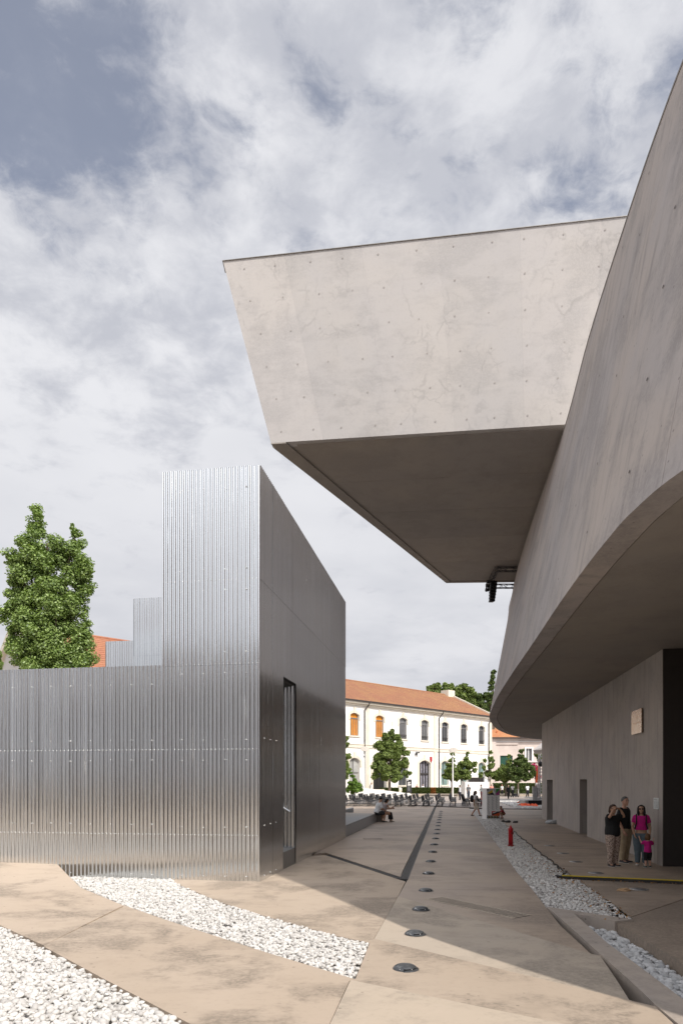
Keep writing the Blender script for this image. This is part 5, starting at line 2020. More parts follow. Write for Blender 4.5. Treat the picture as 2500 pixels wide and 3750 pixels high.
for i, p in enumerate(C_):
    pts.append((p.x + .03 * math.sin(i * .9), p.y, .03 + .012 * math.sin(i * 1.7)))
b.tube(pts, .016, 6)
b.build('cord', M['rubber'], cb)
cdb = thing('cardboard_scrap', 'torn flat piece of cardboard lying beside the front uplight', 'cardboard', gp(2281, 3262))
b = MB()
b.poly_prism(W((2256, 3262), (2268, 3257), (2304, 3259), (2308, 3263), (2292, 3266), (2258, 3264)), .004, .022)
b.build('sheet', M['cardboard'], cdb)
b = MB()
b.poly_prism(W((2262, 3260.5), (2290, 3257.5), (2300, 3260), (2282, 3264)), .024, .036)
b.build('flap', M['cardboard'], cdb)
bg_ = thing('plastic_bag', 'crumpled grey plastic bag lying at the foot of the wall by the first door slot', 'bag', gp(2022, 3017))
V, F = ICO[2]
rg = np.random.default_rng(3)
V2 = V * np.array([.36, .22, .13]) * (1 + .45 * (rg.random((len(V), 1)) - .5))
V2[:, 2] = np.maximum(V2[:, 2] + .08, 0)
o = link(bpy.data.objects.new('film', np_mesh('film', V2, F, M['bag'])))
o.parent = bg_
rk = thing('stone_pile', 'dark stones and dirt at the foot of the white kiosk', 'stones', gp(1834, 3010))
for k in range(7):
    V2 = V * np.array([.10, .08, .06]) * (.6 + .7 * rg.random()) * (1 + .4 * (rg.random((len(V), 1)) - .5))
    V2 += np.array([rg.normal() * .18 + k * .09, -.12 * k + rg.normal() * .08, .03])
    o = link(bpy.data.objects.new('stone', np_mesh('stone', V2, F, M['rubber'])))
    o.parent = rk

# stage tower, stage box, netting, orange lift arm at the right
st_ = thing('stage_tower', 'grey lighting tower of truss poles at the edge of the museum wall', 'truss tower', at(1977, 2935, 66))
TYs = 66.0
xa, xb = at(1976, 0, TYs)[0], at(1992, 0, TYs)[0]
zt = at(0, 2762, TYs)[2]
for x in (xa, xb):
    for y in (TYs, TYs + .5):
        b = MB()
        b.tube([(x, y, 0), (x, y, zt)], .05, 6)
        b.build('pole', M['steel'], st_)
b = MB()
for k in range(16):
    z0 = zt * k / 16
    z1 = zt * (k + 1) / 16
    b.tube([(xa, TYs, z0), (xb, TYs, z1)], .022, 5)
    b.tube([(xb, TYs + .5, z0), (xa, TYs + .5, z1)], .022, 5)
    b.tube([(xa, TYs, z1), (xb, TYs, z1)], .022, 5)
o = b.build('lattice', M['steel'], st_)
b = MB()
q = at(1976, 2798, TYs)
b.ellipsoid((q[0], TYs - .3, q[2]), (.28, .35, .25), 12, 8)
b.build('spotlight', M['black'], st_)
dk = thing('stage_deck', 'low grey stage deck with railing beside the museum wall', 'stage', at(1970, 2935, 68))
b = MB()
d0_, d1_ = at(1958, 2921, 68), at(2000, 2918, 68)
b.box(d0_[0], d1_[0] + 3, 67, 72, d0_[2] - .12, d0_[2])
b.build('floor', M['steel'], dk)
for px in (1959, 1967, 1976, 1984):
    b = MB()
    q = at(px, 0, 67.2)
    b.tube([(q[0], 67.2, 0), (q[0] + (.3 if px % 2 else -.3), 67.2, d0_[2] - .1)], .05, 6)
    b.build('leg', M['steel'], dk)
b = MB()
q0 = at(1959, 2880, 67.2)
b.box(q0[0] - .25, q0[0] + .2, 67.2, 67.4, 0, q0[2])
b.build('side_post', M['steel'], dk)
sb = thing('stage_box', 'low black stage box on the gravel beside the museum wall', 'box', at(1960, 2950, 60))
b = MB()
p0, p1 = at(1934, 2951, 60.4), at(2010, 2932, 60.4)
b.box(p0[0], p1[0], 60.4, 62.4, .02, p1[2])
b.build('body', M['black'], sb)
b = MB()
b.box(p0[0] - .32, p0[0] - .05, 60.3, 62.3, .02, p1[2] + .02)
b.build('end_panel', M['steel'], sb)
for (x0, x1, y, lab) in ((1899, 1926, 2944, 'strip of orange netting on the gravel, behind, left of the black stage box'), (1900, 1933, 2953.5, 'strip of orange netting on the gravel, front left of the black stage box'), (1940, 1962, 2954.5, 'strip of orange netting on the gravel just in front of the black stage box')):
    t = thing('orange_netting', lab, 'netting', gp((x0 + x1) / 2, y), 0, 'orange netting strips')
    b = MB()
    vs_, fs_ = [], []
    q0, q1 = gp(x0, y), gp(x1, y)
    n_ = 26
    for k in range(n_ + 1):
        f_ = k / n_
        x, yy = q0[0] + (q1[0] - q0[0]) * f_, q0[1]
        w_ = .55 + .35 * rg.random()
        vs_ += [(x, yy - w_, .05 + .05 * rg.random()), (x + .05, yy, .16 + .16 * rg.random()), (x, yy + w_, .05 + .05 * rg.random())]
    for k in range(n_):
        fs_ += [(3 * k, 3 * k + 3, 3 * k + 4, 3 * k + 1), (3 * k + 1, 3 * k + 4, 3 * k + 5, 3 * k + 2)]
    b.add(vs_, fs_)
    b.build('mesh', M['orange'], t)
la = thing('lift_arm', 'thin orange lift arm slanting up beside the stage tower', 'crane', at(1963, 2890, 80))
b = MB()
b.tube([at(1962, 2893, 80), at(1964, 2860, 80), at(1970, 2805, 80)], [.16, .14, .12], 6)
b.build('lower_boom', M['orange'], la)
b = MB()
b.tube([at(1970, 2806, 80), at(1973, 2782, 80)], [.09, .07], 6)
b.build('upper_boom', M['orange'], la)
b = MB()
b.box(at(1958, 0, 80)[0], at(1968, 0, 80)[0], 79.5, 81, 0, at(0, 2890, 80)[2])
b.build('chassis', M['red_dark'], la)

# truss and loudspeakers hung under the cantilever
def truss(mb_parent, p, q, side=.26, up=(0, 0, 1)):
    p, q = Vector(p), Vector(q)
    d = (q - p).normalized()
    u = Vector(up)
    v = d.cross(u).normalized()
    L = (q - p).length
    cs = [p + u * a * side / 2 + v * c * side / 2 for a in (-1, 1) for c in (-1, 1)]
    for c in cs:
        b = MB()
        b.tube([c, c + d * L], .022, 6)
        b.build('chord', M['darkgrey'], mb_parent)
    b = MB()
    n_ = max(2, int(L / .32))
    for k in range(n_):
        t0, t1 = d * (L * k / n_), d * (L * (k + 1) / n_)
        for i, j in ((0, 1), (1, 3), (3, 2), (2, 0)):
            a_, c_ = (cs[i], cs[j]) if k % 2 else (cs[j], cs[i])
            b.tube([a_ + t0, c_ + t1], .011, 4)
    o = b.build('bracing', M['darkgrey'], mb_parent)
    o['kind'] = 'stuff'


ta = at(1815, 2088, 35.5)
tt = thing('lighting_truss', 'black U-shaped lighting truss hung under the back edge of the cantilever', 'truss', ta)
z_ = SZ - .20
truss(tt, (ta[0], 35.4, z_), (ta[0] + 2.4, 35.4, z_), .2)
truss(tt, (ta[0], 35.3, z_), (ta[0] + .2, 38.5, z_), .2)
truss(tt, (ta[0] + .1, 38.45, z_), (ta[0] + 2.4, 38.45, z_), .2)
for x, y in ((ta[0] + .1, 35.4), (ta[0] + 1.6, 35.4), (ta[0] + .1, 37.0)):
    b = MB()
    b.tube([(x, y, z_ + .1), (x, y, SZ - .03)], .015, 6)
    b.build('hanger', M['darkgrey'], tt)
sp0 = at(1806, 2120, 37.4)
la_ = thing('line_array_speaker', 'curved black column of loudspeakers hanging from the truss', 'loudspeaker', (sp0[0], 37.4, sp0[2]))
zz = z_ - .06
yy = 37.4
for k in range(7):
    h_ = .15
    an = R(3 + k * 3.2)
    b = MB()
    cx_ = sp0[0] - .02 - .012 * k
    w0 = .34 - .018 * max(0, k - 3)
    lo_ = [(cx_ - w0 / 2, yy - .22, zz - h_), (cx_ + w0 / 2, yy - .22, zz - h_), (cx_ + w0 / 2 - .03, yy + .25, zz - h_ + .05), (cx_ - w0 / 2 + .03, yy + .25, zz - h_ + .05)]
    hi_ = [(cx_ - w0 / 2, yy - .2, zz), (cx_ + w0 / 2, yy - .2, zz), (cx_ + w0 / 2 - .03, yy + .25, zz - .02), (cx_ - w0 / 2 + .03, yy + .25, zz - .02)]
    b.prism_pts(lo_, hi_)
    b.build('cabinet', M['black'], la_)
    zz -= h_ + .008
    yy += math.sin(an) * .06
for k, dz in enumerate((-.10, -.34, -.56)):
    t = thing('spotlight', ('small black spotlight clamped beside the hanging speakers, ' + ('top one', 'middle one', 'lowest one')[k]), 'spotlight', (sp0[0] - .26 - .03 * k, 37.2, z_ + dz), 0, 'spotlights beside the speakers')
    b = MB()
    b.tube([(0.02, 0, 0), (-.16, -.05, -.03)], [.075, .09], 10)
    b.build('housing', M['black'], t, world=False)
    b = MB()
    b.tube([(.28, 0, .05), (.05, 0, .05), (0.0, 0, 0)], .015, 6)
    b.build('clamp', M['darkgrey'], t, world=False)


# ================================================================ CHAIRS
def chair(t):
    b = MB()                                    # seat and back are one bent black shell in two parts
    xs = [-.20, -.1, 0, .1, .2, .235]
    zs = [.455, .44, .435, .44, .455, .445]
    vs_ = []
    for x, z in zip(xs, zs):
        for y in (-.23, 0, .23):
            vs_ += [(x, y, z + (.012 if y else 0))]
    m_ = len(vs_)
    vs2 = vs_ + [(x, y, z - .018) for x, y, z in vs_]
    fs_ = []
    for i in range(len(xs) - 1):
        for j in range(2):
            a = i * 3 + j
            fs_ += [(a, a + 3, a + 4, a + 1), (m_ + a, m_ + a + 1, m_ + a + 4, m_ + a + 3)]
    for i in range(len(xs) - 1):
        for a in (i * 3, i * 3 + 2):
            fs_.append((a, a + 3, m_ + a + 3, m_ + a) if a % 3 else (a + 3, a, m_ + a, m_ + a + 3))
    fs_ += [(15, 16, m_ + 16, m_ + 15)[::-1], (16, 17, m_ + 17, m_ + 16)[::-1]]
    b.add(vs2, fs_, True)
    b.build('seat', M['black'], t, world=False)
    b = MB()
    zs = [.47, .56, .68, .80, .90]
    xs = [-.205, -.235, -.262, -.285, -.31]
    vs_ = []
    for x, z in zip(xs, zs):
        wv = .225 - (.03 if z > .85 else 0)
        vs_ += [(x - .03, -wv, z), (x, -wv * .5, z), (x + .005, 0, z), (x, wv * .5, z), (x - .03, wv, z)]
    m_ = len(vs_)
    vs2 = vs_ + [(x - .018, y, z) for x, y, z in vs_]
    fs_ = []
    for i in range(4):
        for j in range(4):
            a = i * 5 + j
            fs_ += [(a, a + 1, a + 6, a + 5), (m_ + a, m_ + a + 5, m_ + a + 6, m_ + a + 1)]
    for j in range(4):
        fs_ += [(20 + j, 21 + j, m_ + 21 + j, m_ + 20 + j)]
    for i in range(4):
        fs_ += [(i * 5, i * 5 + 5, m_ + i * 5 + 5, m_ + i * 5), (i * 5 + 4, m_ + i * 5 + 4, m_ + i * 5 + 9, i * 5 + 9)]
    b.add(vs2, fs_, True)
    b.build('backrest', M['black'], t, world=False)
    for y in (-.225, .225):
        b = MB()
        b.tube([(.24, y, 0), (.19, y * .95, .43), (-.17, y * .95, .43), (-.27, y, 0)], .013, 5)
        b.build('leg_frame', M['chairleg'], t, world=False)


ORDN = ['first', 'second', 'third', 'fourth', 'fifth', 'sixth', 'seventh', 'eighth', 'ninth', 'tenth', 'eleventh', 'twelfth']
ch0 = None
rows = []
for k in range(12):
    rows.append(1263 + 50.6 * k)                # photo column of the front chair of each row
nch = 0
for k, px in enumerate(rows):
    x0 = at(px, 0, 58.6)[0] - .25
    for blk, (ys, cnt) in enumerate(((58.6, 9), (64.6, 8), (70.4, 8))):
        if blk == 1 and k > 10 or blk == 2 and k > 8:
            continue
        for j in range(cnt):
            Y = ys + j * .52
            x = x0 + (Y - 58.6) * .168 + RNG.normal() * .02
            if ch0 is None:
                o = ch0 = thing('stacking_chair', 'x', 'chair', (0, 0, 0), 0, 'black chairs set out in rows on the square')
                chair(ch0)
            else:
                o = copy_tree(ch0)
            o.location = (x, Y, 0)
            face = 0 if k < 9 else 180
            o.rotation_euler = (0, 0, R(-8 + RNG.normal() * 2.5 + (0 if k < 9 else 24)))
            o['label'] = 'black chair, %s from front, %s block, %s row from the left' % (ORDN[j], ('front', 'middle', 'back')[blk], ORDN[k])
            nch += 1

# ================================================================ PEOPLE
# A figure is described by joints in body units (stature 1, facing +Y, +X is its right) and closed limb shapes along them;
# the shapes are merged into one continuous skin by a voxel remesh.
STAND = dict(pel=(0, 0, .52), neck=(0, -.005, .835), head=(0, .012, .925), shR=(.103, -.005, .80), elR=(.128, -.02, .63), wrR=(.128, .03, .485),
             shL=(-.103, -.005, .80), elL=(-.128, -.02, .63), wrL=(-.128, .03, .485), hipR=(.05, 0, .51), knR=(.055, .012, .285), anR=(.055, -.01, .045),
             hipL=(-.05, 0, .51), knL=(-.055, .012, .285), anL=(-.055, -.01, .045), ftR=(.012, .09), ftL=(-.012, .09))


def loft(mb, pts, rad, right=None, n=14):
    """closed elliptical tube; rad = list of (across, deep); right = direction of the first radius"""
    pts = [Vector(p) for p in pts]
    m = len(pts)
    rings = []
    ref = Vector(right) if right is not None else None
    for i, p in enumerate(pts):
        d = (pts[min(i + 1, m - 1)] - pts[max(i - 1, 0)]).normalized()
        if ref is None:
            ref = Vector((1, 0, 0)) if abs(d.x) < .85 else Vector((0, 1, 0))
        a = (ref - d * ref.dot(d)).normalized()
        b_ = d.cross(a)
        ra, rb = rad[i] if isinstance(rad[i], (tuple, list)) else (rad[i], rad[i])
        rings.append([p + a * (ra * math.cos(2 * math.pi * k / n)) + b_ * (rb * math.sin(2 * math.pi * k / n)) for k in range(n)])
    vs_ = [q for r_ in rings for q in r_] + [pts[0], pts[-1]]
    fs_ = [(i * n + k, i * n + (k + 1) % n, (i + 1) * n + (k + 1) % n, (i + 1) * n + k) for i in range(m - 1) for k in range(n)]
    c0, c1 = m * n, m * n + 1
    fs_ += [((k + 1) % n, k, c0) for k in range(n)] + [((m - 1) * n + k, (m - 1) * n + (k + 1) % n, c1) for k in range(n)]
    mb.add(vs_, fs_, True)


PENDING = []


def remeshed(mb, name, mat, parent, H, vox, smooth=4, extra=None):
    """queue a mesh (world=False, body units) for remeshing into one surface"""
    mb.v = [(x * H, y * H, z * H) for x, y, z in mb.v]
    o = bpy.data.objects.new(name, mb.mesh(name, mat))
    o.parent = parent
    link(o)
    r_ = o.modifiers.new('r', 'REMESH')
    r_.mode = 'VOXEL'
    r_.voxel_size = vox
    r_.use_smooth_shade = True
    s_ = o.modifiers.new('s', 'SMOOTH')
    s_.factor = .5
    s_.iterations = smooth
    PENDING.append((o, extra, mat, H))
    return o


TOR = [(-.13, .060, .050), (-.06, .088, .066), (0.03, .094, .070), (.2, .085, .064), (.42, .078, .058), (.65, .092, .064), (.84, .100, .060), (.94, .070, .046), (1.0, .036, .036)]


def person(label, loc, face, H, J=None, skin=(.50, .30, .21), shirt=None, sleeve=.55, hem=-.02, trousers=None, leg=1.0, shoes=(.03, .03, .03), sole=None,
           hair=(.03, .02, .015), hair_len=0.0, fem=False, belly=0.0, loose=0.0, look=(0, 0), sunglasses=False, skirt=None, near=False, name='person', group=None, shirt_mat=None, trouser_mat=None, child=False):
    j = dict(STAND)
    if fem:
        for s in 'RL':
            for k in ('sh', 'el', 'wr'):
                v = j[k + s]
                j[k + s] = (v[0] * .90, v[1], v[2])
    j.update(J or {})
    t = thing(name, label, 'person', loc, R(face), group)
    V_ = {k: Vector(v) for k, v in j.items() if len(v) == 3}
    vox = .0085 if near else .016
    skm = plain('skin', skin, .55, 0, .08)
    hs_ = 1.28 if child else 1.0                    # head scale
    pel, neck = V_['pel'], V_['neck']
    rt = (V_['hipR'] - V_['hipL']).normalized()
    rts = (V_['shR'] - V_['shL']).normalized()

    def torso(mb, lo, hi, g_):
        pts, rad = [], []
        for f_, a, b_ in TOR:
            if f_ < lo - 1e-6 or f_ > hi + 1e-6:
                continue
            pts.append(pel.lerp(neck, f_) if f_ >= 0 else pel + (pel - neck) * (-f_))
            be = belly * math.exp(-((f_ - .3) / .28) ** 2)
            pts[-1] = pts[-1] + rt.cross(neck - pel).normalized() * -be * .35 * -1
            w_ = (.93 if fem and .3 < f_ < .6 else 1.0)
            rad.append((a * w_ * (1 + belly * 2.2) + g_, b_ + be + g_))
        loft(mb, pts, rad, rts.lerp(rt, .5))

    def limb(mb, pts, rad, upto=1.0):
        """limb along pts; cut at fraction upto of the chain"""
        L = [(pts[i + 1] - pts[i]).length for i in range(len(pts) - 1)]
        tot = sum(L)
        keep, acc = [(pts[0], rad[0])], 0
        for i, l in enumerate(L):
            if acc + l <= tot * upto + 1e-6:
                keep.append((pts[i + 1], rad[i + 1]))
            else:
                f_ = (tot * upto - acc) / l
                keep.append((pts[i].lerp(pts[i + 1], f_), rad[i] + (rad[i + 1] - rad[i]) * f_))
                break
            acc += l
        # rounder: insert middles
        P, Q = [], []
        for i in range(len(keep) - 1):
            for f_ in (0, .33, .66):
                P.append(keep[i][0].lerp(keep[i + 1][0], f_))
                r0_, r1_ = keep[i][1], keep[i + 1][1]
                Q.append(r0_ + (r1_ - r0_) * f_ + .12 * r0_ * math.sin(math.pi * min(1, f_ * 1.3)) * .4)
        P.append(keep[-1][0])
        Q.append(keep[-1][1])
        loft(mb, P, Q, None, 12)

    def arm_pts(s):
        sh = V_['sh' + s]
        inn = sh.lerp(neck, .25)
        return [inn, sh, sh.lerp(V_['el' + s], .5), V_['el' + s], V_['el' + s].lerp(V_['wr' + s], .35), V_['wr' + s]]

    def leg_pts(s):
        return [V_['hip' + s], V_['hip' + s].lerp(V_['kn' + s], .5), V_['kn' + s], V_['kn' + s].lerp(V_['an' + s], .35), V_['an' + s]]

    ak = .92 if fem else 1.0
    AR = [.024 * ak, .031 * ak, .030 * ak, .024 * ak, .025 * ak, .016 * ak]
    LR = [.062, .056, .038, .036, .022]
    # ---- body: trunk, neck, head, arms, palms, legs, feet in one skin
    b = MB()
    torso(b, -.06, 1.0, -.004)
    hd = V_['head']
    up_ = (hd - neck).normalized()
    loft(b, [neck - up_ * .02, neck + up_ * .02, hd - up_ * .02], [(.036, .034), (.029, .030), (.030, .032)], rts)
    lk = Euler((R(look[1]), 0, R(look[0]))).to_matrix()
    hr = [(.0, .004), (.018, .022), (.034, .040), (.041, .050), (.044, .055), (.045, .056), (.042, .052), (.032, .040), (.014, .018)]
    hz_ = [-.070, -.064, -.048, -.028, -.006, .018, .040, .056, .066]
    fo = [.022, .020, .014, .006, .0, -.003, -.005, -.006, -.006]
    mh_ = MB()
    loft(mh_, [(0, fo[i], hz_[i]) for i in range(9)], [(max(.004, a), max(.004, c)) for a, c in hr], (1, 0, 0), 16)
    mh_.ellipsoid((0, .056, -.012), (.0085, .014, .014), 8, 6)        # nose
    mh_.ellipsoid((0, .046, -.044), (.014, .011, .008), 8, 6)         # lips
    mh_.ellipsoid((0, .040, -.060), (.016, .014, .010), 8, 6)         # chin
    for sx in (-1, 1):
        mh_.ellipsoid((sx * .045, -.004, -.008), (.006, .012, .018), 8, 6)   # ears
    b.add([hd + lk @ (Vector(v) * hs_) for v in mh_.v], mh_.f, True)
    hands = []
    for s in 'RL':
        limb(b, arm_pts(s), AR)
        limb(b, leg_pts(s), LR)
        an = V_['an' + s]
        f2 = j['ft' + s]
        tip = Vector((an.x + f2[0], an.y + f2[1], an.z - .030))
        loft(b, [an + Vector((-f2[0], -f2[1], 0)) * .3 + Vector((0, 0, -.026)), an + Vector((0, 0, -.015)), an.lerp(tip, .6), tip], [(.016, .014), (.022, .026), (.026, .015), (.016, .009)], (1, 0, 0), 10)
        el, wr = V_['el' + s], V_['wr' + s]
        d = (j.get('hd' + s) and Vector(j['hd' + s]).normalized()) or (wr - el).normalized()
        sx = 1 if s == 'R' else -1
        side = d.cross(Vector((sx, 0, 0)))
        side = side.normalized() if side.length > .2 else Vector((0, 1, 0))
        hands.append((wr, d, side, sx))
        loft(b, [wr - d * .004, wr + d * .014, wr + d * .036, wr + d * .052], [(.015, .012), (.018, .010), (.021, .009), (.018, .008)], side, 10)
    # fingers: four unequal, bent, and a thumb leaving the side of the palm
    fb = MB()
    for wr, d, side, sx in hands:
        nrm = d.cross(side).normalized()
        for q, ln in enumerate((.040, .045, .042, .033)):
            o_ = (q - 1.5) * .0098
            p0 = wr + d * .044 + side * o_
            p1 = wr + d * (.052 + ln * .45) + side * o_ * 1.1 + nrm * .004
            p2 = wr + d * (.050 + ln * .80) + side * o_ * 1.1 + nrm * .012
            p3 = wr + d * (.046 + ln) + side * o_ * 1.05 + nrm * .022
            fb.tube([p0, p1, p2, p3], [.0052, .0050, .0045, .0035], 6)
        p0 = wr + d * .016 + side * .014
        fb.tube([p0, p0 + d * .018 + side * .014, p0 + d * .034 + side * .018 + nrm * .006], [.0066, .0058, .0042], 6)
    bo = remeshed(b, 'body', skm, t, H, vox, 4, fb)
    # ---- clothes
    def cloth(mb, nm, col, mat=None):
        m_ = mat or plain(nm + ' cloth', col, .85, 0, .14, 9.0, .15)
        return remeshed(mb, nm, m_, t, H, vox * 1.1, 3)
    if shirt:
        b = MB()
        g_ = .012 + loose
        lo_ = hem
        pts, rad = [], []
        torso(b, max(-.13, hem), .95, g_)
        for s in 'RL':
            limb(b, arm_pts(s), [AR[0] + .004, AR[1] + .005 + loose * .3] + [r_ + .009 + loose * .6 for r_ in AR[2:]], sleeve)
        cloth(b, 'shirt', shirt, shirt_mat)
    if trousers:
        b = MB()
        torso(b, -.13, .12, .010)
        for s in 'RL':
            limb(b, leg_pts(s), [r_ + .011 + (.010 if loose and leg > .9 else 0) for r_ in LR[:3]] + [LR[3] + .012, LR[4] + .018], leg)
        cloth(b, 'trousers' if leg > .7 else 'shorts', trousers, trouser_mat)
    if skirt:
        b = MB()
        torso(b, -.06, .16, .010)
        kn = (V_['knR'] + V_['knL']) / 2
        an = (V_['anR'] + V_['anL']) / 2
        w_ = (V_['knR'] - V_['knL']).length / 2
        loft(b, [pel, pel.lerp(kn, .5), kn, kn.lerp(an, .55), kn.lerp(an, .85)], [(.10, .07), (.105, .066), (w_ + .055, .058), (w_ + .06, .062), (w_ + .066, .066)], rt)
        cloth(b, 'skirt', skirt)
    for s in 'RL':
        if shoes is None:
            break
        an = V_['an' + s]
        f2 = Vector((*j['ft' + s], 0))
        b = MB()
        z_ = an.z - .045 + .016
        p = Vector((an.x, an.y, z_))
        loft(b, [p - f2 * .42, p - f2 * .2 + Vector((0, 0, .010)), p + f2 * .25 + Vector((0, 0, .010)), p + f2 * .75, p + f2 * 1.15], [(.014, .012), (.024, .024), (.026, .024), (.027, .016), (.016, .010)], (1, 0, 0), 12)
        b.v = [(x, y, max(z, z_ - .0155)) for x, y, z in b.v]
        b.v = [(x * H, y * H, z * H) for x, y, z in b.v]
        so = b.build('shoe', plain('shoe', shoes, .6), t, world=False)
        if sole:
            b = MB()
            loft(b, [p - f2 * .44 + Vector((0, 0, -.012)), p - f2 * .2 + Vector((0, 0, -.012)), p + f2 * .75 + Vector((0, 0, -.012)), p + f2 * 1.17 + Vector((0, 0, -.012))], [(.016, .005), (.026, .005), (.029, .005), (.017, .005)], (1, 0, 0), 12)
            b.v = [(x * H, y * H, z * H) for x, y, z in b.v]
            b.build('sole', plain('shoe sole', sole, .6), so, world=False)
    # ---- hair: a cap over the back and top of the skull, longer locks if any
    if hair:
        b = MB()
        hm = MB()
        vs_, fs_ = [], []
        nn_, mm_ = 20, 9
        for i in range(mm_ + 1):
            for k in range(nn_):
                ph = 2 * math.pi * k / nn_
                fr = max(0.0, math.sin(ph))                      # 1 at the face side
                thm = math.pi * (.60 - .30 * fr ** .6)
                th = thm * i / mm_
                vs_.append((.049 * math.sin(th) * math.cos(ph), .061 * math.sin(th) * math.sin(ph) - .004, .013 + .061 * math.cos(th)))
        for i in range(mm_):
            fs_ += [(i * nn_ + k, (i + 1) * nn_ + k, (i + 1) * nn_ + (k + 1) % nn_, i * nn_ + (k + 1) % nn_) for k in range(nn_)]
        hm.add(vs_, fs_, True)
        if hair_len:
            for q in range(13):
                a = R(200 + 140 * q / 12) if hair_len < .08 else R(150 + 240 * q / 12)
                x, y = .046 * math.cos(a), .056 * math.sin(a) - .004
                k_ = .45 if y > .01 else .8
                hm.tube([(x * k_, y * k_, .062 if y > .01 else .05), (x * 1.04, y * (.75 if y > .01 else 1.06), .018), (x * 1.12, y * 1.08 - .004, -.03 - hair_len * .4), (x * 1.02, y * .95, -.02 - hair_len)], [.012, .016, .017, .007], 7)
        b.add([hd + lk @ (Vector(v) * hs_) for v in hm.v], hm.f, True)
        b.v = [(x * H, y * H, z * H) for x, y, z in b.v]
        b.build('hair', plain('hair', hair, .6, 0, .4, 40.0), t, world=False)
    def face_part(nm, mat, shapes):
        b = MB()
        for c, r_ in shapes:
            b.ellipsoid(c, r_, 8, 6)
        b.v = [tuple((hd + lk @ (Vector(v) * hs_)) * H) for v in b.v]
        return b.build(nm, mat, t, world=False)
    if sunglasses:
        face_part('sunglasses', M['black'], [((sx * .019, .050, .004), (.018, .009, .013)) for sx in (-1, 1)] + [((sx * .044, .02, .006), (.003, .034, .004)) for sx in (-1, 1)])
    elif near or child:
        face_part('eyes', M['black'], [((sx * .018, .0485, .004), (.0065, .006, .0038)) for sx in (-1, 1)])
        face_part('eyebrows', plain('eyebrow', hair or (.05, .03, .02), .8), [((sx * .019, .0485, .016), (.011, .006, .0026)) for sx in (-1, 1)])
    return t


def flush_people():
    dg = bpy.context.evaluated_depsgraph_get()
    done = []
    for o, extra, mat, H in PENDING:
        done.append((o, bpy.data.meshes.new_from_object(o.evaluated_get(dg))))
    for (o, me), (_, extra, mat, H) in zip(done, PENDING):
        o.modifiers.clear()
        if extra is not None and extra.v:
            nv = len(me.vertices)
            b = MB()
            b.v = [tuple(v.co) for v in me.vertices] + [(x * H, y * H, z * H) for x, y, z in extra.v]
            b.f = [tuple(p.vertices) for p in me.polygons] + [tuple(i + nv for i in f) for f in extra.f]
            b.sm = [True] * len(b.f)
            b.mi = [0] * len(b.f)
            me = b.mesh(o.name, mat)
        if not me.materials:
            me.materials.append(mat)
        o.data = me
        me.polygons.foreach_set('use_smooth', [True] * len(me.polygons))


# leopard print for the trousers of the woman with sunglasses
lm, gg = new_mat('leopard print cloth')
ps = gg.n('ShaderNodeTexCoord').outputs['Object']
vo = gg.n('ShaderNodeTexVoronoi', {'Vector': ps, 'Scale': 48.0}).outputs['Distance']
nz = gg.noise(ps, 60.0, 2.0)
cc = gg.mix(gg.ramp(gg.math('ADD', vo, gg.math('MULTIPLY', nz, .3)), .50, .66), (.05, .025, .024), (.46, .36, .30))
finish(gg, gg.n('ShaderNodeBsdfPrincipled', {'Base Color': cc, 'Roughness': .85}))

# --- the group under the wing
def foot(px, py):
    return gp(px, py)


HU = dict(elR=(.155, .085, .80), wrR=(.085, .085, .905), hdR=(-.75, -.1, .5), elL=(-.155, .085, .80), wrL=(-.085, .085, .905), hdL=(.75, -.1, .5), shR=(.098, .005, .805), shL=(-.098, .005, .805))
person('woman in a black top and leopard print trousers with both hands raised to her head', foot(2242, 3173), 205, 1.58, HU, skin=(.48, .28, .19), shirt=(.012, .013, .014), sleeve=.42, hem=-.13,
       trousers=(.4, .3, .25), trouser_mat=lm, loose=.022, belly=.02, shoes=(.02, .02, .022), sole=(.6, .58, .55), hair=(.05, .025, .015), hair_len=.06, fem=True, sunglasses=True, near=True, look=(-12, -4))
person('tall grey-haired man in a black polo shirt and beige trousers', foot(2284, 3159), 222, 1.76, dict(wrR=(.13, .05, .49), elR=(.14, -.03, .64), elL=(-.14, -.03, .64), wrL=(-.135, .04, .49)), skin=(.50, .29, .21), shirt=(.012, .012, .013),
       sleeve=.5, hem=-.06, trousers=(.42, .33, .22), loose=.008, belly=.018, shoes=(.05, .05, .055), sole=(.65, .63, .6), hair=(.10, .10, .10), near=True, look=(-18, 0))
person('woman with a dark bob, magenta T-shirt and jeans holding a toddler', foot(2346, 3169), 158, 1.56,
       dict(elR=(.130, -.015, .635), wrR=(.105, .075, .52), elL=(-.13, -.02, .63), wrL=(-.125, .05, .49)), skin=(.44, .26, .18), shirt=(.50, .012, .20), sleeve=.36, hem=.12,
       trousers=(.11, .15, .175), loose=.004, shoes=(.62, .60, .57), hair=(.012, .009, .008), hair_len=.075 + .02, fem=True, sunglasses=True, near=True)
person('toddler with curly brown hair in a magenta top and black shorts seen from behind', foot(2370, 3177), 12, .86,
       dict(head=(0, .015, .905), neck=(0, -.005, .79), shR=(.10, 0, .755), shL=(-.10, 0, .755), elR=(.185, .02, .66), wrR=(.235, .06, .77), elL=(-.175, .03, .70), wrL=(-.20, .09, .83),
            pel=(0, 0, .46), hipR=(.055, 0, .45), hipL=(-.055, 0, .45), knR=(.065, .01, .25), knL=(-.065, .01, .25), anR=(.07, -.01, .05), anL=(-.07, -.01, .05)),
       skin=(.52, .31, .23), shirt=(.50, .012, .20), sleeve=.5, hem=-.06, trousers=(.012, .012, .014), leg=.62, loose=.012, shoes=(.03, .07, .06), sole=(.6, .6, .6), hair=(.13, .065, .03), hair_len=.05, near=True, child=True, look=(-20, 10))
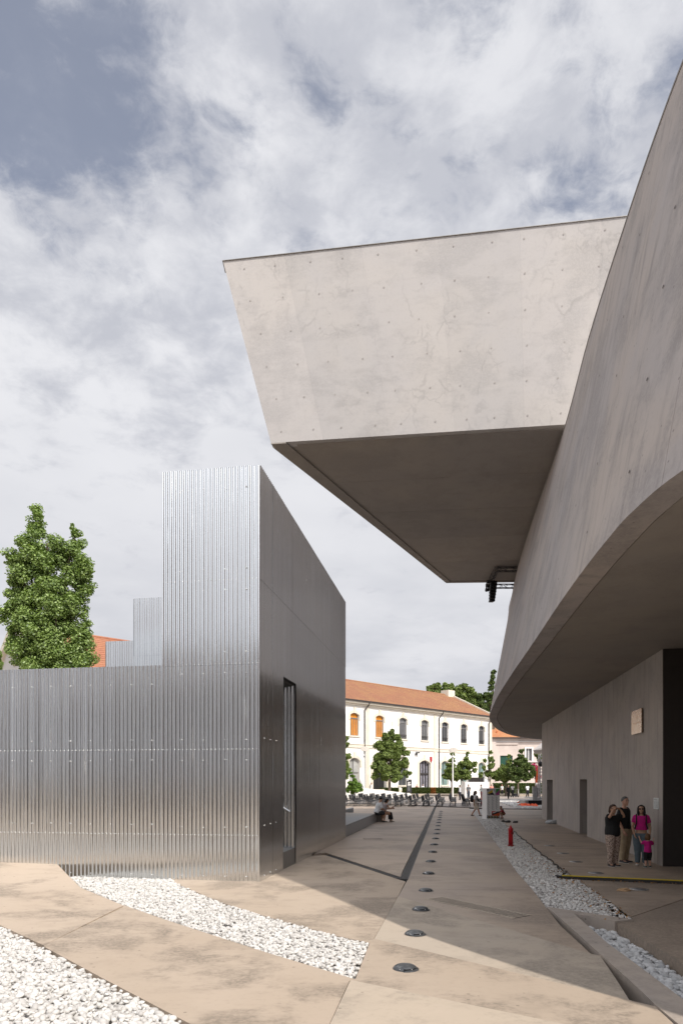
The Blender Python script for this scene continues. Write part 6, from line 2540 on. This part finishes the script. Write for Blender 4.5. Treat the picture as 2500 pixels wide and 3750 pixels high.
# backpack straps of the woman in magenta
wm = [o for o in COL.objects if o.get('label', '').startswith('woman with a dark bob')][0]
bk = thing('backpack', 'dark backpack with two straps on the back of the woman in magenta', 'backpack', wm.location, wm.rotation_euler.z)
for sx in (-1, 1):
    b = MB()
    b.tube([(sx * .105, -.13, 1.20), (sx * .115, -.03, 1.305), (sx * .112, .075, 1.25), (sx * .115, .118, 1.08), (sx * .15, .05, .95), (sx * .14, -.12, .92)], .016, 8)
    b.build('strap', M['black_matt'], bk, world=False)
b = MB()
b.ellipsoid((0, -.19, 1.06), (.15, .10, .22), 14, 10)
b.build('pack', M['black_matt'], bk, world=False)

# --- couple sitting on the end of the platform
SIT = dict(pel=(0, 0, .30), neck=(0, .10, .60), head=(0, .135, .69), shR=(.10, .085, .565), shL=(-.10, .085, .565), hipR=(.055, .0, .285), hipL=(-.055, 0, .285),
           knR=(.07, .245, .275), knL=(-.07, .245, .275), anR=(.07, .22, .045), anL=(-.07, .235, .045), elR=(.125, .12, .42), wrR=(.06, .24, .36), elL=(-.125, .12, .42), wrL=(-.05, .24, .36))
q = at(1377, 2978, 36.2)
person('man in a white T-shirt and dark shorts sitting on the low platform', (q[0] + .02, 36.0, .0), 298, 1.74, SIT, skin=(.48, .28, .19), shirt=(.62, .62, .62), sleeve=.5, hem=-.06,
       trousers=(.035, .035, .04), leg=.48, loose=.012, shoes=(.02, .02, .02), hair=(.012, .01, .01), near=True, look=(5, -10))
SITW = dict(SIT, elR=(.12, .16, .43), wrR=(.05, .30, .47), elL=(-.12, .17, .42), wrL=(-.03, .33, .42), hdL=(.2, 1, .2), hdR=(-.2, 1, .3), anR=(.06, .26, .045), anL=(-.06, .29, .045))
person('woman in a sleeveless top and long black skirt sitting beside the man on the platform', (q[0] + .38, 36.35, .0), 292, 1.64, SITW, skin=(.45, .26, .17), shirt=(.35, .30, .30), sleeve=.12, hem=0.0,
       skirt=(.012, .012, .013), shoes=(.22, .18, .15), hair=(.012, .009, .008), hair_len=.05, fem=True, near=True, look=(0, -16))

# --- walking woman and crouching child by the kiosk
WALK = dict(anR=(.05, .17, .055), knR=(.052, .10, .29), anL=(-.05, -.13, .055), knL=(-.052, .015, .285), elR=(.125, -.06, .64), wrR=(.115, -.06, .49), elL=(-.125, .02, .64), wrL=(-.11, .09, .52))
person('woman walking with a black backpack, in a white T-shirt and pale shorts', foot(1739, 2989), 268, 1.58, WALK, skin=(.40, .23, .16), shirt=(.66, .64, .62), sleeve=.5, hem=-.04,
       trousers=(.55, .48, .40), leg=.5, loose=.012, shoes=(.10, .09, .08), hair=(.02, .012, .01), hair_len=.07, fem=True, near=True, look=(0, -4))
wk = [o for o in COL.objects if o.get('label', '').startswith('woman walking')][0]
bk = thing('backpack', 'small black backpack on the back of the walking woman', 'backpack', wk.location, wk.rotation_euler.z)
b = MB()
b.ellipsoid((0, -.21, 1.08), (.15, .12, .24), 14, 10)
b.build('pack', M['black_matt'], bk, world=False)
for sx in (-1, 1):
    b = MB()
    b.tube([(sx * .1, -.14, 1.26), (sx * .11, -.02, 1.325), (sx * .11, .09, 1.24), (sx * .13, .08, 1.02), (sx * .13, -.12, .95)], .018, 8)
    b.build('strap', M['black_matt'], bk, world=False)
CROUCH = dict(pel=(0, -.06, .24), neck=(0, .09, .50), head=(0, .13, .62), shR=(.09, .07, .47), shL=(-.09, .07, .47), hipR=(.05, -.06, .23), hipL=(-.05, -.06, .23), knR=(.09, .17, .33), knL=(-.09, .17, .33),
              anR=(.08, .04, .05), anL=(-.08, .04, .05), elR=(.12, .14, .36), wrR=(.05, .25, .27), elL=(-.12, .14, .36), wrL=(-.05, .25, .27))
person('small child in a red shirt crouching beside the white kiosk', foot(1841, 2997), 100, 1.02, CROUCH, skin=(.48, .29, .21), shirt=(.24, .012, .02), sleeve=.5, hem=-.06, trousers=(.22, .12, .06), leg=.45, loose=.01,
       shoes=(.10, .03, .03), hair=(.09, .05, .025), child=True, look=(10, -10))

# --- people on the square
ROWP = [
    ('man in a white shirt and dark trousers standing left of the white partition', (1683, 2930), 95, 1.76, dict(elL=(-.13, .04, .66), wrL=(-.08, .10, .58)), dict(skin=(.16, .09, .06), shirt=(.66, .67, .70), sleeve=.95, trousers=(.02, .02, .03), hair=(.01, .01, .01))),
    ('man in a grey polo, one hand on his hip, before the white partition', (1714, 2926), 200, 1.80, dict(elL=(-.20, -.05, .66), wrL=(-.10, .02, .55)), dict(skin=(.36, .21, .15), shirt=(.12, .125, .13), sleeve=.5, trousers=(.04, .045, .06), hair=(.015, .012, .01))),
    ('person in a grey shirt standing behind the second red hydrant', (1761, 2925), 80, 1.78, dict(elL=(-.12, .05, .66), wrL=(-.07, .13, .60)), dict(skin=(.36, .22, .16), shirt=(.20, .22, .22), sleeve=.9, trousers=(.05, .035, .04), hair=(.02, .014, .01))),
    ('man in a salmon pink shirt partly hidden behind the white kiosk', (1799, 2917), 170, 1.78, {}, dict(skin=(.55, .30, .22), shirt=(.72, .30, .24), sleeve=.5, trousers=(.2, .2, .22), hair=(.45, .38, .33))),
    ('red-haired woman in a white T-shirt and black trousers facing the camera', (1837, 2914), 184, 1.72, {}, dict(skin=(.55, .33, .25), shirt=(.68, .70, .70), sleeve=.5, trousers=(.015, .015, .018), hair=(.30, .08, .03), hair_len=.05, fem=True)),
    ('woman dressed all in black walking with crossed legs', (1860, 2926), 190, 1.74, dict(anR=(.01, .05, .045), anL=(-.01, -.05, .045)), dict(skin=(.50, .31, .24), shirt=(.010, .010, .012), sleeve=.95, trousers=(.010, .010, .012), hair=(.10, .05, .03), fem=True, hem=-.13)),
    ('man in a white T-shirt standing at a luggage trolley', (1876, 2917), 130, 1.78, dict(elL=(-.13, .05, .64), wrL=(-.10, .16, .55), elR=(.13, .05, .64), wrR=(.10, .16, .55)), dict(skin=(.06, .035, .025), shirt=(.68, .68, .70), sleeve=.5, trousers=(.015, .016, .02), hair=(.01, .01, .01))),
    ('man in a white T-shirt and black trousers walking, right of the trolley', (1930, 2919), 200, 1.82, dict(anR=(.12, .03, .045), anL=(-.10, -.02, .045)), dict(skin=(.05, .03, .022), shirt=(.68, .68, .70), sleeve=.5, trousers=(.012, .012, .016), hair=(.01, .01, .01))),
]
for lab, (px, py), face, H, J, kw in ROWP:
    person(lab, gp(px, py), face, H, J, **kw)
q = at(1968, 2919, 69)
person('man in a pale shirt standing on the stage deck beside the orange lift arm', (q[0], 69, q[2]), 190, 1.75, {}, skin=(.42, .22, .15), shirt=(.50, .47, .45), sleeve=.5, trousers=(.03, .03, .035), hair=None)
q = at(1360, 2886, 103)
person('person in white raising an arm to take a photograph behind the hedge', (q[0], 103.5, hz0 - .03), 220, 1.72, dict(elR=(.15, .10, .84), wrR=(.05, .12, .93)), skin=(.35, .2, .14), shirt=(.70, .70, .70), sleeve=.5, trousers=(.6, .6, .6), hair=(.05, .03, .02), hair_len=.06)
SITB = dict(SIT)
for lab, px, sh, hr_, face in (('red-haired woman sitting behind the hedge at the tall glazed door', 1526, (.42, .24, .20), (.40, .14, .06), 170), ('man in a white shirt sitting behind the hedge at the tall glazed door', 1547, (.70, .70, .72), (.05, .03, .02), 190)):
    q = at(px, 2880, 109)
    person(lab, (q[0], 109.3, .42), face, 1.72, SITB, skin=(.48, .30, .22), shirt=sh, sleeve=.6, trousers=(.08, .08, .10), hair=hr_)
bn = thing('bench', 'dark bench behind the hedge in front of the tall glazed door', 'bench', at(1537, 2900, 109.4))
b = MB()
x0, x1 = at(1515, 0, 109.4)[0], at(1560, 0, 109.4)[0]
b.box(x0, x1, 109.1, 109.6, .80, .88)
b.build('seat', M['bark'], bn)
for x in (x0 + .2, x1 - .3):
    b = MB()
    b.box(x, x + .1, 109.15, 109.55, hz0 - .03, .80)
    b.build('leg', M['darkgrey'], bn)
tr_ = thing('luggage_trolley', 'small grey luggage trolley with a black load pushed by the man in white', 'trolley', gp(1884, 2920), R(20))
b = MB()
b.tube([(.35, -.3, .22), (.35, -.3, 1.1), (.35, .3, 1.1), (.35, .3, .22)], .03, 8)
b.build('handle', M['steel'], tr_, world=False)
b = MB()
b.box(-.55, .4, -.32, .32, .16, .22)
b.build('platform', M['darkgrey'], tr_, world=False)
b = MB()
b.box(-.25, .25, -.25, .25, .221, .5)
b.build('load', M['black'], tr_, world=False)
for x in (-.45, .32):
    for y in (-.27, .27):
        b = MB()
        b.tube([(x, y - .02, .08), (x, y + .02, .08)], .08, 10)
        b.build('wheel', M['rubber'], tr_, world=False)
flush_people()

# materials of far trees etc. are set; last: parented parts inherit nothing else
for o in list(COL.objects):
    if o.type == 'MESH' and len(o.data.polygons) == 0:
        bpy.data.objects.remove(o)
